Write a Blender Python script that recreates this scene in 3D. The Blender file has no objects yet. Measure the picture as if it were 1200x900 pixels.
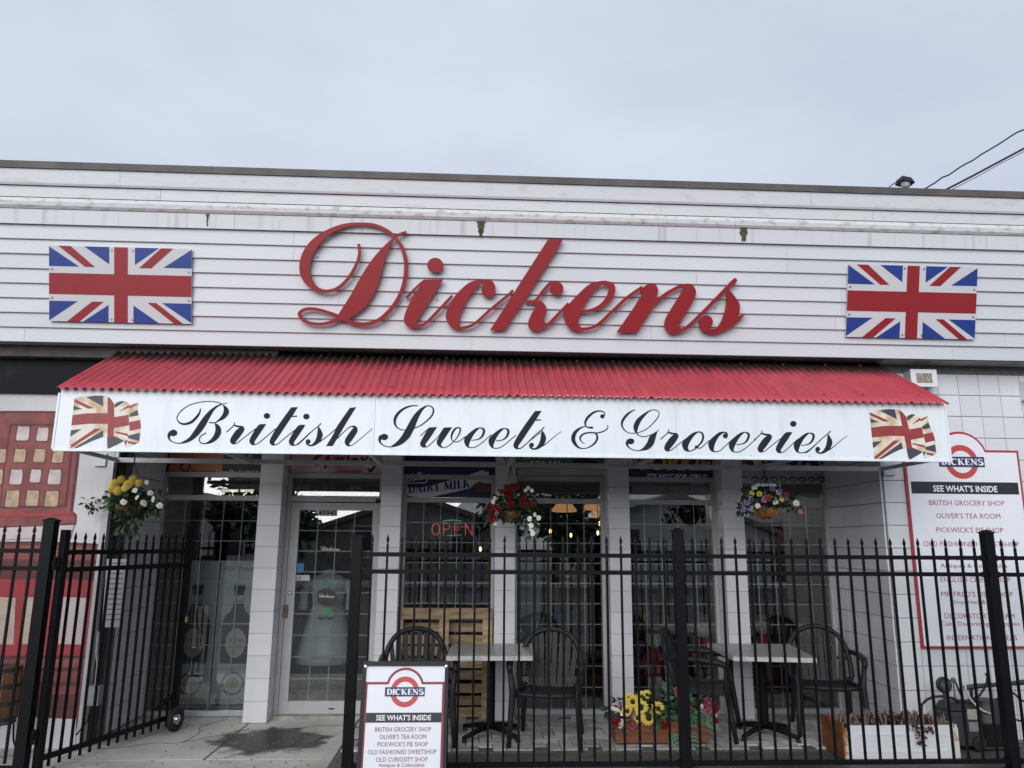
import bpy, bmesh, math, random
from mathutils import Vector, Matrix
random.seed(7)
R = math.radians
sc = bpy.context.scene
COL = sc.collection

# ------------------------------------------------------------------ camera
CAM = Vector((0, 0, 1.65))
YAW, PIT, ROL, FPX = R(2.946), R(11.817), R(0.388), 901.2
fw = Vector((math.sin(YAW)*math.cos(PIT), math.cos(YAW)*math.cos(PIT), math.sin(PIT)))
rt = Vector((math.cos(YAW), -math.sin(YAW), 0)); up = rt.cross(fw)
r2 = rt*math.cos(ROL) + up*math.sin(ROL); u2 = up*math.cos(ROL) - rt*math.sin(ROL)
cd = bpy.data.cameras.new('camera'); cam = bpy.data.objects.new('camera', cd); COL.objects.link(cam)
cam.matrix_world = Matrix(((r2.x, u2.x, -fw.x, 0), (r2.y, u2.y, -fw.y, 0), (r2.z, u2.z, -fw.z, CAM.z), (0, 0, 0, 1)))
cd.sensor_width = 36; cd.lens = FPX/1200*36; cd.clip_start = .05; cd.clip_end = 2000
sc.camera = cam
sc.render.resolution_x, sc.render.resolution_y = 1024, 768

# ------------------------------------------------------------------ world, sun, exposure (overcast)
SUN_EL = R(21)
w = bpy.data.worlds.new('World'); sc.world = w; w.use_nodes = True
nt = w.node_tree; bg = nt.nodes['Background']; bg.inputs['Strength'].default_value = .1
sky = nt.nodes.new('ShaderNodeTexSky'); sky.sky_type = 'NISHITA'; sky.sun_disc = False
sky.sun_elevation = SUN_EL; sky.sun_rotation = R(200)
tc = nt.nodes.new('ShaderNodeTexCoord'); nz = nt.nodes.new('ShaderNodeTexNoise')
nz.inputs['Scale'].default_value = 2.2; nz.inputs['Detail'].default_value = 5
mp = nt.nodes.new('ShaderNodeMapping'); mp.inputs['Scale'].default_value = (1, 1, 2.5)
rp = nt.nodes.new('ShaderNodeValToRGB'); rp.color_ramp.elements[0].position = .3; rp.color_ramp.elements[1].position = .75
rp.color_ramp.elements[0].color = (.50, .555, .665, 1); rp.color_ramp.elements[1].color = (.645, .70, .80, 1)
sc10 = nt.nodes.new('ShaderNodeVectorMath'); sc10.operation = 'SCALE'; sc10.inputs['Scale'].default_value = 6.85
mx = nt.nodes.new('ShaderNodeMix'); mx.data_type = 'RGBA'; mx.inputs[0].default_value = .96
L = nt.links.new
L(tc.outputs['Generated'], mp.inputs[0]); L(mp.outputs[0], nz.inputs['Vector']); L(nz.outputs['Fac'], rp.inputs[0])
L(rp.outputs[0], sc10.inputs[0]); L(sky.outputs[0], mx.inputs[6]); L(sc10.outputs[0], mx.inputs[7]); L(mx.outputs[2], bg.inputs['Color'])
ld = bpy.data.lights.new('sun', 'SUN'); ld.energy = 1.5; ld.angle = R(52); ld.color = (1, .985, .97)
sun = bpy.data.objects.new('sun', ld); COL.objects.link(sun); sun.rotation_euler = (R(90)-SUN_EL, 0, R(-20)); sun.location = (0, -5, 12)
sc.view_settings.view_transform = 'Standard'; sc.view_settings.look = 'None'
sc.view_settings.gamma = 1; sc.view_settings.exposure = 0.76; sc.view_settings.use_curve_mapping = False

# ------------------------------------------------------------------ rays from measured picture points to planes
def ray(x, y):
    d = fw*FPX + r2*(x-600) - u2*(y-450)
    return d/d.y
def onY(x, y, Y): return CAM + ray(x, y)*Y
def onZ(x, y, Z):
    r = ray(x, y); return CAM + r*((Z-CAM.z)/r.z)
def onP(x, y, p0, n):
    r = ray(x, y); return CAM + r*((p0-CAM).dot(n)/r.dot(n))

# ------------------------------------------------------------------ materials
MATS = {}
def M(name, col, rough=.6, var=0, scale=4, bump=0, bscale=40, metal=0, rnd=0, col2=None, stretch=None, spec=.5, coat=0, thr=(.35, .7), detail=6):
    if name in MATS: return MATS[name]
    m = bpy.data.materials.new(name); m.use_nodes = True; t = m.node_tree; b = t.nodes['Principled BSDF']
    b.inputs['Base Color'].default_value = (*col, 1); b.inputs['Roughness'].default_value = rough
    b.inputs['Metallic'].default_value = metal; b.inputs['Specular IOR Level'].default_value = spec
    b.inputs['Coat Weight'].default_value = coat
    l = t.links.new; out = None
    tcn = t.nodes.new('ShaderNodeTexCoord'); mpn = t.nodes.new('ShaderNodeMapping')
    if stretch: mpn.inputs['Scale'].default_value = stretch
    l(tcn.outputs['Object'], mpn.inputs[0])
    if var or col2:
        n = t.nodes.new('ShaderNodeTexNoise'); n.inputs['Scale'].default_value = scale; n.inputs['Detail'].default_value = detail
        l(mpn.outputs[0], n.inputs['Vector'])
        r = t.nodes.new('ShaderNodeValToRGB'); r.color_ramp.elements[0].position = thr[0]; r.color_ramp.elements[1].position = thr[1]
        c2 = col2 or tuple(c*(1-var) for c in col)
        r.color_ramp.elements[0].color = (*c2, 1); r.color_ramp.elements[1].color = (*col, 1)
        l(n.outputs['Fac'], r.inputs[0]); out = r.outputs[0]
    if rnd:
        oi = t.nodes.new('ShaderNodeObjectInfo'); mr = t.nodes.new('ShaderNodeMapRange')
        mr.inputs[3].default_value = 1-rnd; mr.inputs[4].default_value = 1+rnd*.4
        l(oi.outputs['Random'], mr.inputs[0])
        mu = t.nodes.new('ShaderNodeVectorMath'); mu.operation = 'SCALE'
        if out: l(out, mu.inputs[0])
        else: mu.inputs[0].default_value = col
        l(mr.outputs[0], mu.inputs['Scale']); out = mu.outputs[0]
    if out: l(out, b.inputs['Base Color'])
    if bump:
        n2 = t.nodes.new('ShaderNodeTexNoise'); n2.inputs['Scale'].default_value = bscale; n2.inputs['Detail'].default_value = 4
        l(mpn.outputs[0], n2.inputs['Vector'])
        bp = t.nodes.new('ShaderNodeBump'); bp.inputs['Strength'].default_value = bump; bp.inputs['Distance'].default_value = .01
        l(n2.outputs['Fac'], bp.inputs['Height']); l(bp.outputs[0], b.inputs['Normal'])
    MATS[name] = m; return m
def EM(name, col, s):
    m = bpy.data.materials.new(name); m.use_nodes = True; b = m.node_tree.nodes['Principled BSDF']
    b.inputs['Base Color'].default_value = (*col, 1); b.inputs['Emission Color'].default_value = (*col, 1); b.inputs['Emission Strength'].default_value = s
    return m
def GLASS(name, tint=(.84, .87, .88), ior=2.0, rough=.0):
    m = bpy.data.materials.new(name); m.use_nodes = True; t = m.node_tree; t.nodes.clear(); l = t.links.new
    o = t.nodes.new('ShaderNodeOutputMaterial'); mxs = t.nodes.new('ShaderNodeMixShader'); f = t.nodes.new('ShaderNodeFresnel'); f.inputs[0].default_value = ior
    tr = t.nodes.new('ShaderNodeBsdfTransparent'); tr.inputs[0].default_value = (*tint, 1)
    g = t.nodes.new('ShaderNodeBsdfGlossy'); g.inputs['Roughness'].default_value = rough; g.inputs['Color'].default_value = (1, 1, 1, 1)
    l(f.outputs[0], mxs.inputs[0]); l(tr.outputs[0], mxs.inputs[1]); l(g.outputs[0], mxs.inputs[2]); l(mxs.outputs[0], o.inputs[0])
    return m

SIDING = M('siding vinyl', (.64, .66, .70), .45, .07, 1.2, .05, 6, stretch=(.5, 1, 1), rnd=.05)
BAND = M('painted cornice', (.66, .675, .70), .5, 0, 5, .08, 25, col2=(.54, .555, .56), stretch=(1.2, 4, 4), rnd=.03, thr=(.25, .45))
BANDD = M('weathered cornice', (.67, .68, .69), .7, 0, 22, .25, 60, col2=(.42, .44, .40), stretch=(.5, 1, 1), thr=(.32, .48))
STREAK = M('streaked board', (.62, .635, .665), .5, 0, 9, .04, 30, col2=(.47, .48, .50), stretch=(2, .1, .12), rnd=.03, thr=(.28, .44))
CAPM = M('parapet flashing', (.13, .12, .12), .55, .35, 6, .05, 30)
MOSS = M('moss stain', (.14, .14, .09), .9, 0, 45, .3, 80, col2=(.035, .035, .02))
TILE = M('white wall tile', (.72, .73, .76), .25, .08, 3, .02, 8, rnd=.07)
GROUT = M('grout', (.20, .20, .21), .85, .3, 30)
PLASTER = M('painted plaster', (.62, .60, .61), .75, .18, 3, .1, 20)
NAVY = M('dark gloss band', (.005, .007, .011), .5, 0, 3, .1, 5, col2=(.02, .022, .026), thr=(.22, .34), spec=.1)
SOFFIT = M('soffit board', (.34, .33, .33), .7, .3, 5)
DARKWD = M('weathered dark timber', (.10, .09, .085), .8, .4, 8, .1, 30)
SIGNRED = M('sign red', (.29, .008, .013), .45, .12, 8)
ROOFRED = M('awning red metal', (.42, .045, .065), .45, .18, 5, .05, 15, stretch=(2, .4, .4))
VAL = M('valance white', (.77, .815, .86), .35, 0, 6, .03, 3, col2=(.69, .735, .775), stretch=(2.5, 1, .35), thr=(.25, .5))
INK = M('script ink', (.018, .022, .028), .6, spec=.15)
ALU = M('white aluminium', (.46, .47, .48), .4, .12, 4, rnd=.04)
MUNT = M('glazing bar grey', (.55, .56, .56), .4)
BLUE = M('flag blue', (.016, .045, .24), .4)
FRED = M('flag red', (.30, .016, .024), .4, .1, 10)
FWHITE = M('flag white', (.60, .60, .63), .4)
NAVYP = M('print navy', (.05, .05, .075), .5)
CREAM = M('aged cream print', (.74, .70, .62), .5, 0, 9, col2=(.55, .38, .20), thr=(.38, .56))
PRED = M('faded red print', (.33, .04, .045), .5, .2, 14)
BLK = M('black powder coat', (.004, .0045, .006), .5, .2, 20, .02, 60, spec=.16)
RESIN = M('charcoal resin', (.018, .019, .023), .5, spec=.3, var=.2, scale=10, bump=.03, bscale=40)
RESIN_ = M('charcoal resin b', (.032, .034, .04), .5, .2, 10, .03, 40)
STEEL = M('zinc steel', (.55, .56, .58), .3, metal=1)
RUBBER = M('black rubber', (.012, .012, .012), .7)
BRASS = M('brass', (.55, .4, .15), .35, metal=1)
CONC = M('patio concrete', (.56, .54, .49), .85, 0, 1.7, .2, 60, col2=(.33, .32, .29), thr=(.3, .58), detail=10)
WETC = M('damp concrete edge', (.13, .115, .10), .6, 0, 3, .2, 40, col2=(.06, .055, .05))
WETS = M('wet patch', (.055, .055, .05), .45, .35, 10, .15, 60)
ASPH = M('asphalt', (.052, .052, .054), .85, .3, 20, .3, 200)
PAVE = M('paver', (.58, .56, .53), .8, .3, 14, .2, 60, rnd=.42)
PALLET = M('raw pallet wood', (.50, .37, .22), .75, 0, 5, .2, 30, col2=(.26, .18, .10), rnd=.3, stretch=(1, 4, 6))
TABTOP = M('table laminate', (.37, .36, .35), .35, 0, 14, col2=(.24, .235, .225))
TABEDGE = M('table edge', (.62, .62, .61), .5, .3, 30)
PANELW = M('board white', (.78, .80, .85), .35, .04, 3)
INKRED = M('menu red lettering', (.33, .025, .06), .5)
LOGOR = M('roundel red', (.52, .06, .06), .45)
LOGOB = M('roundel blue', (.018, .025, .11), .45)
LOGOBLK = M('header black', (.015, .017, .022), .45)
WHT = M('white lettering', (.82, .82, .82), .5)
GLS = GLASS('window glass')
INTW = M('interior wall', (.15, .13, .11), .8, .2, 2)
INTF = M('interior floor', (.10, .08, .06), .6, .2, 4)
LEAF = M('leaf', (.035, .075, .03), .5, .4, 30)
LEAF2 = M('fern leaf', (.075, .19, .085), .45, .3, 30)
COIR = M('coir basket', (.22, .10, .035), .9, .5, 40, .5, 80)
YEL = M('yellow petal', (.80, .60, .10), .6, .2, 40)
WPET = M('white petal', (.75, .75, .72), .6)
RPET = M('red petal', (.38, .012, .025), .6, .3, 40)
PPET = M('pink petal', (.62, .16, .26), .6, .3, 40)
VPET = M('violet petal', (.22, .13, .35), .6, .3, 40)
BRN = M('brown seed disc', (.045, .022, .01), .9)
BOXW = M('stained planter wood', (.22, .075, .03), .55, .35, 8, .1, 30, stretch=(1, 6, 6))
ENAMEL = M('white enamel', (.72, .73, .75), .3, .04, 5)
RUST = M('rust', (.25, .085, .025), .9, .5, 12, .3, 60)
RUSTE = M('rust chipped enamel', (.66, .64, .58), .5, 0, 7, col2=(.30, .11, .03), thr=(.42, .52))
SUCC = M('dry succulent', (.10, .035, .03), .8, .5, 30)
SUCC2 = M('grey twig', (.22, .17, .15), .85, .3, 30)
MACH = M('black machine plastic', (.015, .017, .02), .45, .2, 8, .03, 40)
MACH2 = M('grey machine plastic', (.04, .043, .047), .5, .25, 8)
CANV = M('opposite white wall', (.62, .62, .60), .8, .1, 3)

# ------------------------------------------------------------------ mesh helpers
class MB:
    def __init__(s): s.v = []; s.f = []; s.s = False
    def add(s, vs, fs):
        o = len(s.v); s.v += [tuple(v) for v in vs]; s.f += [tuple(i+o for i in f) for f in fs]; return s
    def hexa(s, p):   # 8 points: bottom 4 ccw, top 4
        return s.add(p, [(3, 2, 1, 0), (4, 5, 6, 7), (0, 1, 5, 4), (1, 2, 6, 5), (2, 3, 7, 6), (3, 0, 4, 7)])
    def box(s, x0, x1, y0, y1, z0, z1):
        return s.hexa([(x0, y0, z0), (x1, y0, z0), (x1, y1, z0), (x0, y1, z0), (x0, y0, z1), (x1, y0, z1), (x1, y1, z1), (x0, y1, z1)])
    def bar(s, a, b, wd, dp, upv=(0, 0, 1)):
        a = Vector(a); b = Vector(b); d = (b-a).normalized(); u = Vector(upv)
        if abs(d.dot(u)) > .98: u = Vector((0, 1, 0))
        x = d.cross(u).normalized()*wd/2; y = x.cross(d).normalized()*dp/2
        return s.hexa([a-x-y, a+x-y, a+x+y, a-x+y, b-x-y, b+x-y, b+x+y, b-x+y])
    def tube(s, pts, r, n=8, cap=True):
        pts = [Vector(p) for p in pts]; rs = r if isinstance(r, (list, tuple)) else [r]*len(pts)
        vs = []; fs = []; ref = None
        for i, p in enumerate(pts):
            d = (pts[min(i+1, len(pts)-1)]-pts[max(i-1, 0)]).normalized()
            if ref is None: ref = d.orthogonal().normalized()
            x = (ref-d*ref.dot(d)); x = x.normalized() if x.length > 1e-6 else d.orthogonal().normalized(); ref = x; y = d.cross(x)
            for k in range(n): a = 2*math.pi*k/n; vs.append(p+(x*math.cos(a)+y*math.sin(a))*rs[i])
        for i in range(len(pts)-1):
            for k in range(n): fs.append((i*n+k, i*n+(k+1) % n, (i+1)*n+(k+1) % n, (i+1)*n+k))
        if cap: fs.append(tuple(range(n-1, -1, -1))); fs.append(tuple((len(pts)-1)*n+k for k in range(n)))
        return s.add(vs, fs)
    def lathe(s, prof, c=(0, 0, 0), n=16, ax='z'):
        vs = []; fs = []; c = Vector(c)
        for (r, h) in prof:
            for k in range(n):
                a = 2*math.pi*k/n; p = (r*math.cos(a), r*math.sin(a), h)
                if ax == 'x': p = (h, p[0], p[1])
                if ax == 'y': p = (p[0], h, p[1])
                vs.append(c+Vector(p))
        for i in range(len(prof)-1):
            for k in range(n): fs.append((i*n+k, i*n+(k+1) % n, (i+1)*n+(k+1) % n, (i+1)*n+k))
        fs.append(tuple(range(n-1, -1, -1))); fs.append(tuple((len(prof)-1)*n+k for k in range(n)))
        return s.add(vs, fs)
    def ball(s, c, rx, ry=None, rz=None, n=10, m=6):
        ry = ry or rx; rz = rz or rx; vs = []; fs = []
        for i in range(m+1):
            ph = math.pi*i/m
            for k in range(n):
                a = 2*math.pi*k/n; vs.append((c[0]+rx*max(math.sin(ph), .02)*math.cos(a), c[1]+ry*max(math.sin(ph), .02)*math.sin(a), c[2]+rz*math.cos(ph)))
        for i in range(m):
            for k in range(n): fs.append((i*n+k, (i+1)*n+k, (i+1)*n+(k+1) % n, i*n+(k+1) % n))
        return s.add(vs, fs)
    def prism(s, front, back):
        n = len(front); return s.add(list(front)+list(back), [tuple(range(n)), tuple(range(2*n-1, n-1, -1))]+[(i, i+n, (i+1) % n+n, (i+1) % n) for i in range(n)])
    def obj(s, name, mat, parent=None, smooth=False, fix=True):
        o0 = Vector(parent['_o']) if parent is not None and '_o' in parent else Vector((0, 0, 0))
        me = bpy.data.meshes.new(name); me.from_pydata([tuple(Vector(v)-o0) for v in s.v], [], s.f); me.update()
        if fix:
            bm = bmesh.new(); bm.from_mesh(me); bmesh.ops.recalc_face_normals(bm, faces=bm.faces); bm.to_mesh(me); bm.free()
        if smooth:
            for p in me.polygons: p.use_smooth = True
        me.materials.append(mat); o = bpy.data.objects.new(name, me); COL.objects.link(o)
        if parent is not None:
            o.parent = parent; o['_o'] = tuple(o0)
        return o
def smooth_angle(o, deg=40):
    for p in o.data.polygons: p.use_smooth = True
    try: o.data.set_sharp_from_angle(angle=R(deg))
    except Exception: pass
    return o
def thing(name, label, cat, loc=(0, 0, 0), group=None, local=False):
    o = bpy.data.objects.new(name, None); COL.objects.link(o); o.location = loc; o.empty_display_size = .1
    o['_o'] = (0., 0., 0.) if local else tuple(float(c) for c in loc)
    o['label'] = label; o['category'] = cat
    if group: o['group'] = group
    return o
def tag(o, label, cat, group=None):
    o['label'] = label; o['category'] = cat
    if group: o['group'] = group
    return o
def struct(o, kind='structure'): o['kind'] = kind; return o
def copy_tree(o, parent=None):
    c = o.copy(); COL.objects.link(c); c.parent = parent
    for ch in list(o.children): copy_tree(ch, c)
    return c
def box(name, mat, parent, *a): return MB().box(*a).obj(name, mat, parent)

# 2-D outlines / pen strokes mapped by a function (x, y, depth) -> world
def hermite(pts, closed, sub=4):
    n = len(pts); V2 = [Vector(p) for p in pts]; T = []
    for i in range(n):
        a = V2[i-1] if (closed or i > 0) else V2[i]; b = V2[(i+1) % n] if (closed or i < n-1) else V2[i]
        t = (b-a)*.5
        if (closed or 0 < i < n-1):
            d1 = (V2[i]-V2[i-1])[:2]; d2 = (V2[(i+1) % n]-V2[i])[:2]
            d1 = Vector(d1); d2 = Vector(d2)
            if closed and d1.length > 0 and d2.length > 0 and d1.angle(d2, 0) > R(48): t = t*0
            else:
                m = min(d1.length, d2.length)
                if t.length > 0: t = t*min(1, 1.6*m/max(Vector(t[:2]).length, 1e-6))
        T.append(t)
    out = []
    for i in range(n if closed else n-1):
        p, q, tp, tq = V2[i], V2[(i+1) % n], T[i], T[(i+1) % n]
        for k in range(sub):
            u = k/sub; out.append(p*(2*u**3-3*u*u+1)+tp*(u**3-2*u*u+u)+q*(3*u*u-2*u**3)+tq*(u**3-u*u))
    if not closed: out.append(V2[-1])
    return out
def ribbon(mb, pts, f, d0, d1, ramp=0., round_end=True):
    P = hermite([Vector((*p[:2], p[2])) for p in pts], False, 5); n = len(P); Lf = []; Rt = []
    for i in range(n):
        t = Vector((P[min(i+1, n-1)]-P[max(i-1, 0)])[:2])
        t = t.normalized() if t.length > 0 else Vector((1, 0)); nn = Vector((-t.y, t.x)); h = max(P[i].z, 1e-4)/2
        c = Vector(P[i][:2]); Lf.append(c+nn*h); Rt.append(c-nn*h)
    vs = []; fs = []
    for i in range(n):
        e = ramp*i/n
        vs += [f(*Lf[i], d0+e), f(*Rt[i], d0+e), f(*Lf[i], d1), f(*Rt[i], d1)]
    for i in range(n-1):
        a = 4*i; b = a+4
        fs += [(a, b, b+1, a+1), (a+2, a+3, b+3, b+2), (a, a+2, b+2, b), (a+1, b+1, b+3, a+3)]
    fs += [(0, 1, 3, 2), (4*n-4, 4*n-2, 4*n-1, 4*n-3)]
    mb.add(vs, fs)
def outline(mb, pts, f, d0, d1, smooth=True, sub=4):
    P = hermite([Vector(p) for p in pts], True, sub) if smooth else [Vector(p) for p in pts]
    mb.prism([f(p.x, p.y, d0) for p in P], [f(p.x, p.y, d1) for p in P])
def disc2(mb, c, rx, ry, f, d0, d1, n=20):
    mb.prism([f(c[0]+rx*math.cos(6.28318*k/n), c[1]+ry*math.sin(6.28318*k/n), d0) for k in range(n)],
             [f(c[0]+rx*math.cos(6.28318*k/n), c[1]+ry*math.sin(6.28318*k/n), d1) for k in range(n)])
def glyph(items, f, d0, d1, mat, name, parent, off=(0, 0), step=.0005):
    """items: ('S', pts with width), ('P', outline), ('C', cx, cy, rx, ry); each piece a hair proud of the last"""
    mb = MB(); ff = lambda x, y, d: f(x+off[0], y+off[1], d); k = 0
    for it in items:
        if it[0] == 'S': ribbon(mb, it[1], ff, d0+k*step, d1, step*.9)
        elif it[0] == 'P': outline(mb, it[1], ff, d0+k*step, d1)
        else: disc2(mb, it[1:3], it[3], it[4], ff, d0+k*step, d1)
        k += 1
    return mb.obj(name, mat, parent)

# printed lettering from the built-in face
def text(name, s, p0, p1, h, upv, nrm, mat, parent, bold=0., shear=0., depth=.0012, lift=.001, fit=True):
    cu = bpy.data.curves.new(name, 'FONT'); cu.body = s; cu.size = 1; cu.extrude = 0; cu.offset = bold; cu.shear = shear; cu.resolution_u = 2
    o = bpy.data.objects.new(name, cu); COL.objects.link(o)
    dg = bpy.context.evaluated_depsgraph_get(); me = bpy.data.meshes.new_from_object(o.evaluated_get(dg))
    bpy.data.objects.remove(o); bpy.data.curves.remove(cu)
    xs = [v.co.x for v in me.vertices]
    if not xs: return None
    x0, x1 = min(xs), max(xs); p0 = Vector(p0); p1 = Vector(p1); U = (p1-p0)/(x1-x0); W = Vector(upv).normalized()*h/.7; N = Vector(nrm).normalized()
    o0 = Vector(parent['_o']) if '_o' in parent else Vector((0, 0, 0))
    for v in me.vertices: v.co = p0+U*(v.co.x-x0)+W*v.co.y+N*lift-o0
    me.materials.clear(); me.materials.append(mat)
    ob = bpy.data.objects.new(name, me); COL.objects.link(ob); ob.parent = parent; ob['_o'] = tuple(o0)
    return ob

# small slab-serif / roman capital face from strokes (x0, y0, x1, y1, w); arcs ('a', cx, cy, rx, ry, a0, a1, w0, w1)
TK, TN, SF = .17, .055, .045
def sf(x, y, wd=.30): return (x-wd/2, y, x+wd/2, y, SF)
SER = {
 'D': (.72, [(.2, 0, .2, 1, TK), ('a', .3, .5, .33, .47, 90, -90, TN, TN, TK), (.08, .98, .34, .98, SF), (.08, .02, .34, .02, SF)]),
 'I': (.38, [(.19, 0, .19, 1, TK), sf(.19, .98, .32), sf(.19, .02, .32)]),
 'C': (.70, [('a', .38, .5, .3, .47, 50, 310, .07, .06, TK), (.60, .68, .60, .98, SF)]),
 'K': (.78, [(.2, 0, .2, 1, TK), (.27, .42, .62, .98, TN), (.36, .55, .64, .02, TK), sf(.2, .98), sf(.2, .02), sf(.62, .98, .24), sf(.64, .02, .26)]),
 'E': (.64, [(.2, 0, .2, 1, TK), (.08, .975, .55, .975, TN), (.08, .025, .57, .025, TN), (.2, .52, .45, .52, TN), (.55, 1, .55, .76, SF), (.57, 0, .57, .26, SF), (.45, .64, .45, .4, SF)]),
 'N': (.80, [(.16, 0, .16, 1, TN), (.16, .96, .64, .04, TK), (.64, 0, .64, 1, TN), sf(.12, .98, .24), sf(.16, .02, .26), sf(.64, .98, .26)]),
 'S': (.60, [('a', .3, .74, .2, .225, 30, 270, .06, .1, .1), ('a', .3, .27, .22, .25, 90, -150, .12, .06, TK), (.49, .7, .49, .97, SF), (.1, .03, .1, .3, SF)]),
 'A': (.78, [(.1, 0, .38, 1, TN), (.38, 1, .66, 0, TK), (.2, .32, .58, .32, TN), sf(.1, .02, .24), sf(.66, .02, .28)]),
 'R': (.76, [(.2, 0, .2, 1, TK), ('a', .34, .74, .24, .24, 90, -90, TN, TN, TK), (.2, .975, .36, .975, TN), (.2, .5, .36, .5, TN), (.38, .5, .64, .02, TK), sf(.2, .02), (.06, .98, .2, .98, SF), sf(.66, .02, .2)]),
 'Y': (.72, [(.1, .98, .36, .45, TK), (.62, .98, .36, .45, TN), (.36, 0, .36, .5, TK), sf(.1, .98, .26), sf(.62, .98, .22), sf(.36, .02)]),
 'M': (.96, [(.16, 0, .16, 1, TN), (.18, .98, .47, .06, TK), (.47, .06, .76, .98, TN), (.76, 0, .76, 1, TK), sf(.14, .02, .24), sf(.76, .02), sf(.12, .98, .2), sf(.8, .98, .22)]),
 'L': (.62, [(.2, 0, .2, 1, TK), (.08, .025, .55, .025, TN), (.55, 0, .55, .28, SF), sf(.2, .98)]),
 'P': (.66, [(.2, 0, .2, 1, TK), ('a', .34, .72, .24, .25, 90, -90, TN, TN, TK), (.2, .975, .36, .975, TN), (.2, .47, .36, .47, TN), sf(.2, .02), (.06, .98, .2, .98, SF)]),
 'T': (.68, [(.34, 0, .34, 1, TK), (.06, .97, .62, .97, TN), sf(.34, .02), (.06, 1, .06, .74, SF), (.62, 1, .62, .74, SF)]),
}
def serif(name, s, f, x0, x1, y0, h, d0, d1, mat, parent, bold=1.):
    """f(x,y,d) with y up; text from x0 to x1, baseline y0, cap height h"""
    tot = sum(SER[c][0] if c in SER else .32 for c in s); k = (x1-x0)/tot; x = x0; mb = MB(); lay = 0
    for c in s:
        if c not in SER: x += .32*k; continue
        wd, st = SER[c]
        for it in st:
            ff = lambda a, b, d: f(x+a*k, y0+b*h, d); lay += 1; e = (lay % 9)*.00012
            if it[0] == 'a':
                _, cx, cy, rx, ry, a0, a1, w0, w1, wm = it; n = 9
                pts = []
                for i in range(n):
                    t = i/(n-1); a = R(a0+(a1-a0)*t); ww = (w0+(w1-w0)*t)+(wm-min(w0, w1))*math.sin(math.pi*t)
                    pts.append((cx+rx*math.cos(a), cy+ry*math.sin(a), ww*bold))
                ribbon(mb, pts, ff, d0+e, d1, .0001)
            else:
                a, b = Vector(it[:2]), Vector(it[2:4]); ww = it[4]*bold; d = (b-a)
                if abs(d.x) < 1e-6 or abs(d.y) > .3:   # stems and diagonals: width measured across
                    q = [(a.x-ww/2, a.y), (a.x+ww/2, a.y), (b.x+ww/2, b.y), (b.x-ww/2, b.y)]
                else: q = [(a.x, a.y-ww/2), (b.x, b.y-ww/2), (b.x, b.y+ww/2), (a.x, a.y+ww/2)]
                mb.prism([ff(*p, d0+e) for p in q], [ff(*p, d1) for p in q])
        x += wd*k
    return mb.obj(name, mat, parent)

# ================================================================== SETTING
YF, YFR, YWIN, YPIL, YWALL, YAWN = 6.70, 6.10, 8.15, 7.80, 6.93, 5.93
struct(MB().box(-300, 300, -300, 300, -.6, -.05).obj('ground', ASPH))
struct(MB().box(-12, 12, 5.55, 30, -.3, -.004).obj('pavement', WETC))
slab = struct(MB().box(-12, -1.05, 5.5, 6.55, -.3, .0).add([], []).obj('path', CONC))
conc = [(-12, -3.15, 6.57, 6.93), (-3.14, -2.05, 6.57, 8.2), (-2.03, -1.05, 6.57, 8.2)]
for c in conc: MB().box(c[0], c[1], c[2], c[3], -.28, .001).obj('slab', CONC, slab)
# damp stain by the door: ragged, thinning out at its edge
t = WETS.node_tree; b_ = t.nodes['Principled BSDF']; l = t.links.new
g = t.nodes.new('ShaderNodeTexCoord'); dv = t.nodes.new('ShaderNodeVectorMath'); dv.operation = 'DISTANCE'; dv.inputs[1].default_value = (.5, .5, .5); mpw = t.nodes.new('ShaderNodeMapping'); l(g.outputs['Generated'], mpw.inputs[0]); mpw.inputs['Scale'].default_value = (1, 1, 0); mpw.inputs['Location'].default_value = (0, 0, .5); l(mpw.outputs[0], dv.inputs[0])
nw_ = t.nodes.new('ShaderNodeTexNoise'); nw_.inputs['Scale'].default_value = 5; nw_.inputs['Detail'].default_value = 8; l(g.outputs['Object'], nw_.inputs['Vector'])
ad = t.nodes.new('ShaderNodeMath'); ad.operation = 'MULTIPLY_ADD'; ad.inputs[1].default_value = .75; l(nw_.outputs['Fac'], ad.inputs[0]); l(dv.outputs['Value'], ad.inputs[2])
mw = t.nodes.new('ShaderNodeMapRange'); mw.inputs[1].default_value = .58; mw.inputs[2].default_value = .80; mw.inputs[3].default_value = .72; mw.inputs[4].default_value = 0; l(ad.outputs[0], mw.inputs[0]); l(mw.outputs[0], b_.inputs['Alpha'])
struct(MB().box(-2.3, -1.055, 6.6, 7.75, .0015, .004).obj('wet_patch', WETS), 'stuff')
CRK = M('crack dirt', (.05, .045, .04), .9)
for cr in ([(-3.1, 6.9), (-2.8, 6.95), (-2.6, 7.08), (-2.42, 7.1), (-2.2, 7.3), (-2.08, 7.32)], [(-2.4, 7.1), (-2.35, 7.4), (-2.42, 7.7), (-2.3, 8.0)], [(-1.9, 6.6), (-1.75, 6.8), (-1.8, 7.0), (-1.6, 7.25)], [(-3.9, 6.62), (-3.6, 6.7), (-3.45, 6.9)], [(-1.5, 7.6), (-1.3, 7.7), (-1.08, 7.66)]):
    m_ = MB(); ribbon(m_, [(x+random.uniform(-.02, .02), y+random.uniform(-.02, .02), random.uniform(.003, .008)) for x, y in cr], lambda x, y, d: Vector((x, y, d)), .0035, .0005); m_.obj('crack', CRK, slab)
m_ = MB(); rg = random.Random(5)
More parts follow.
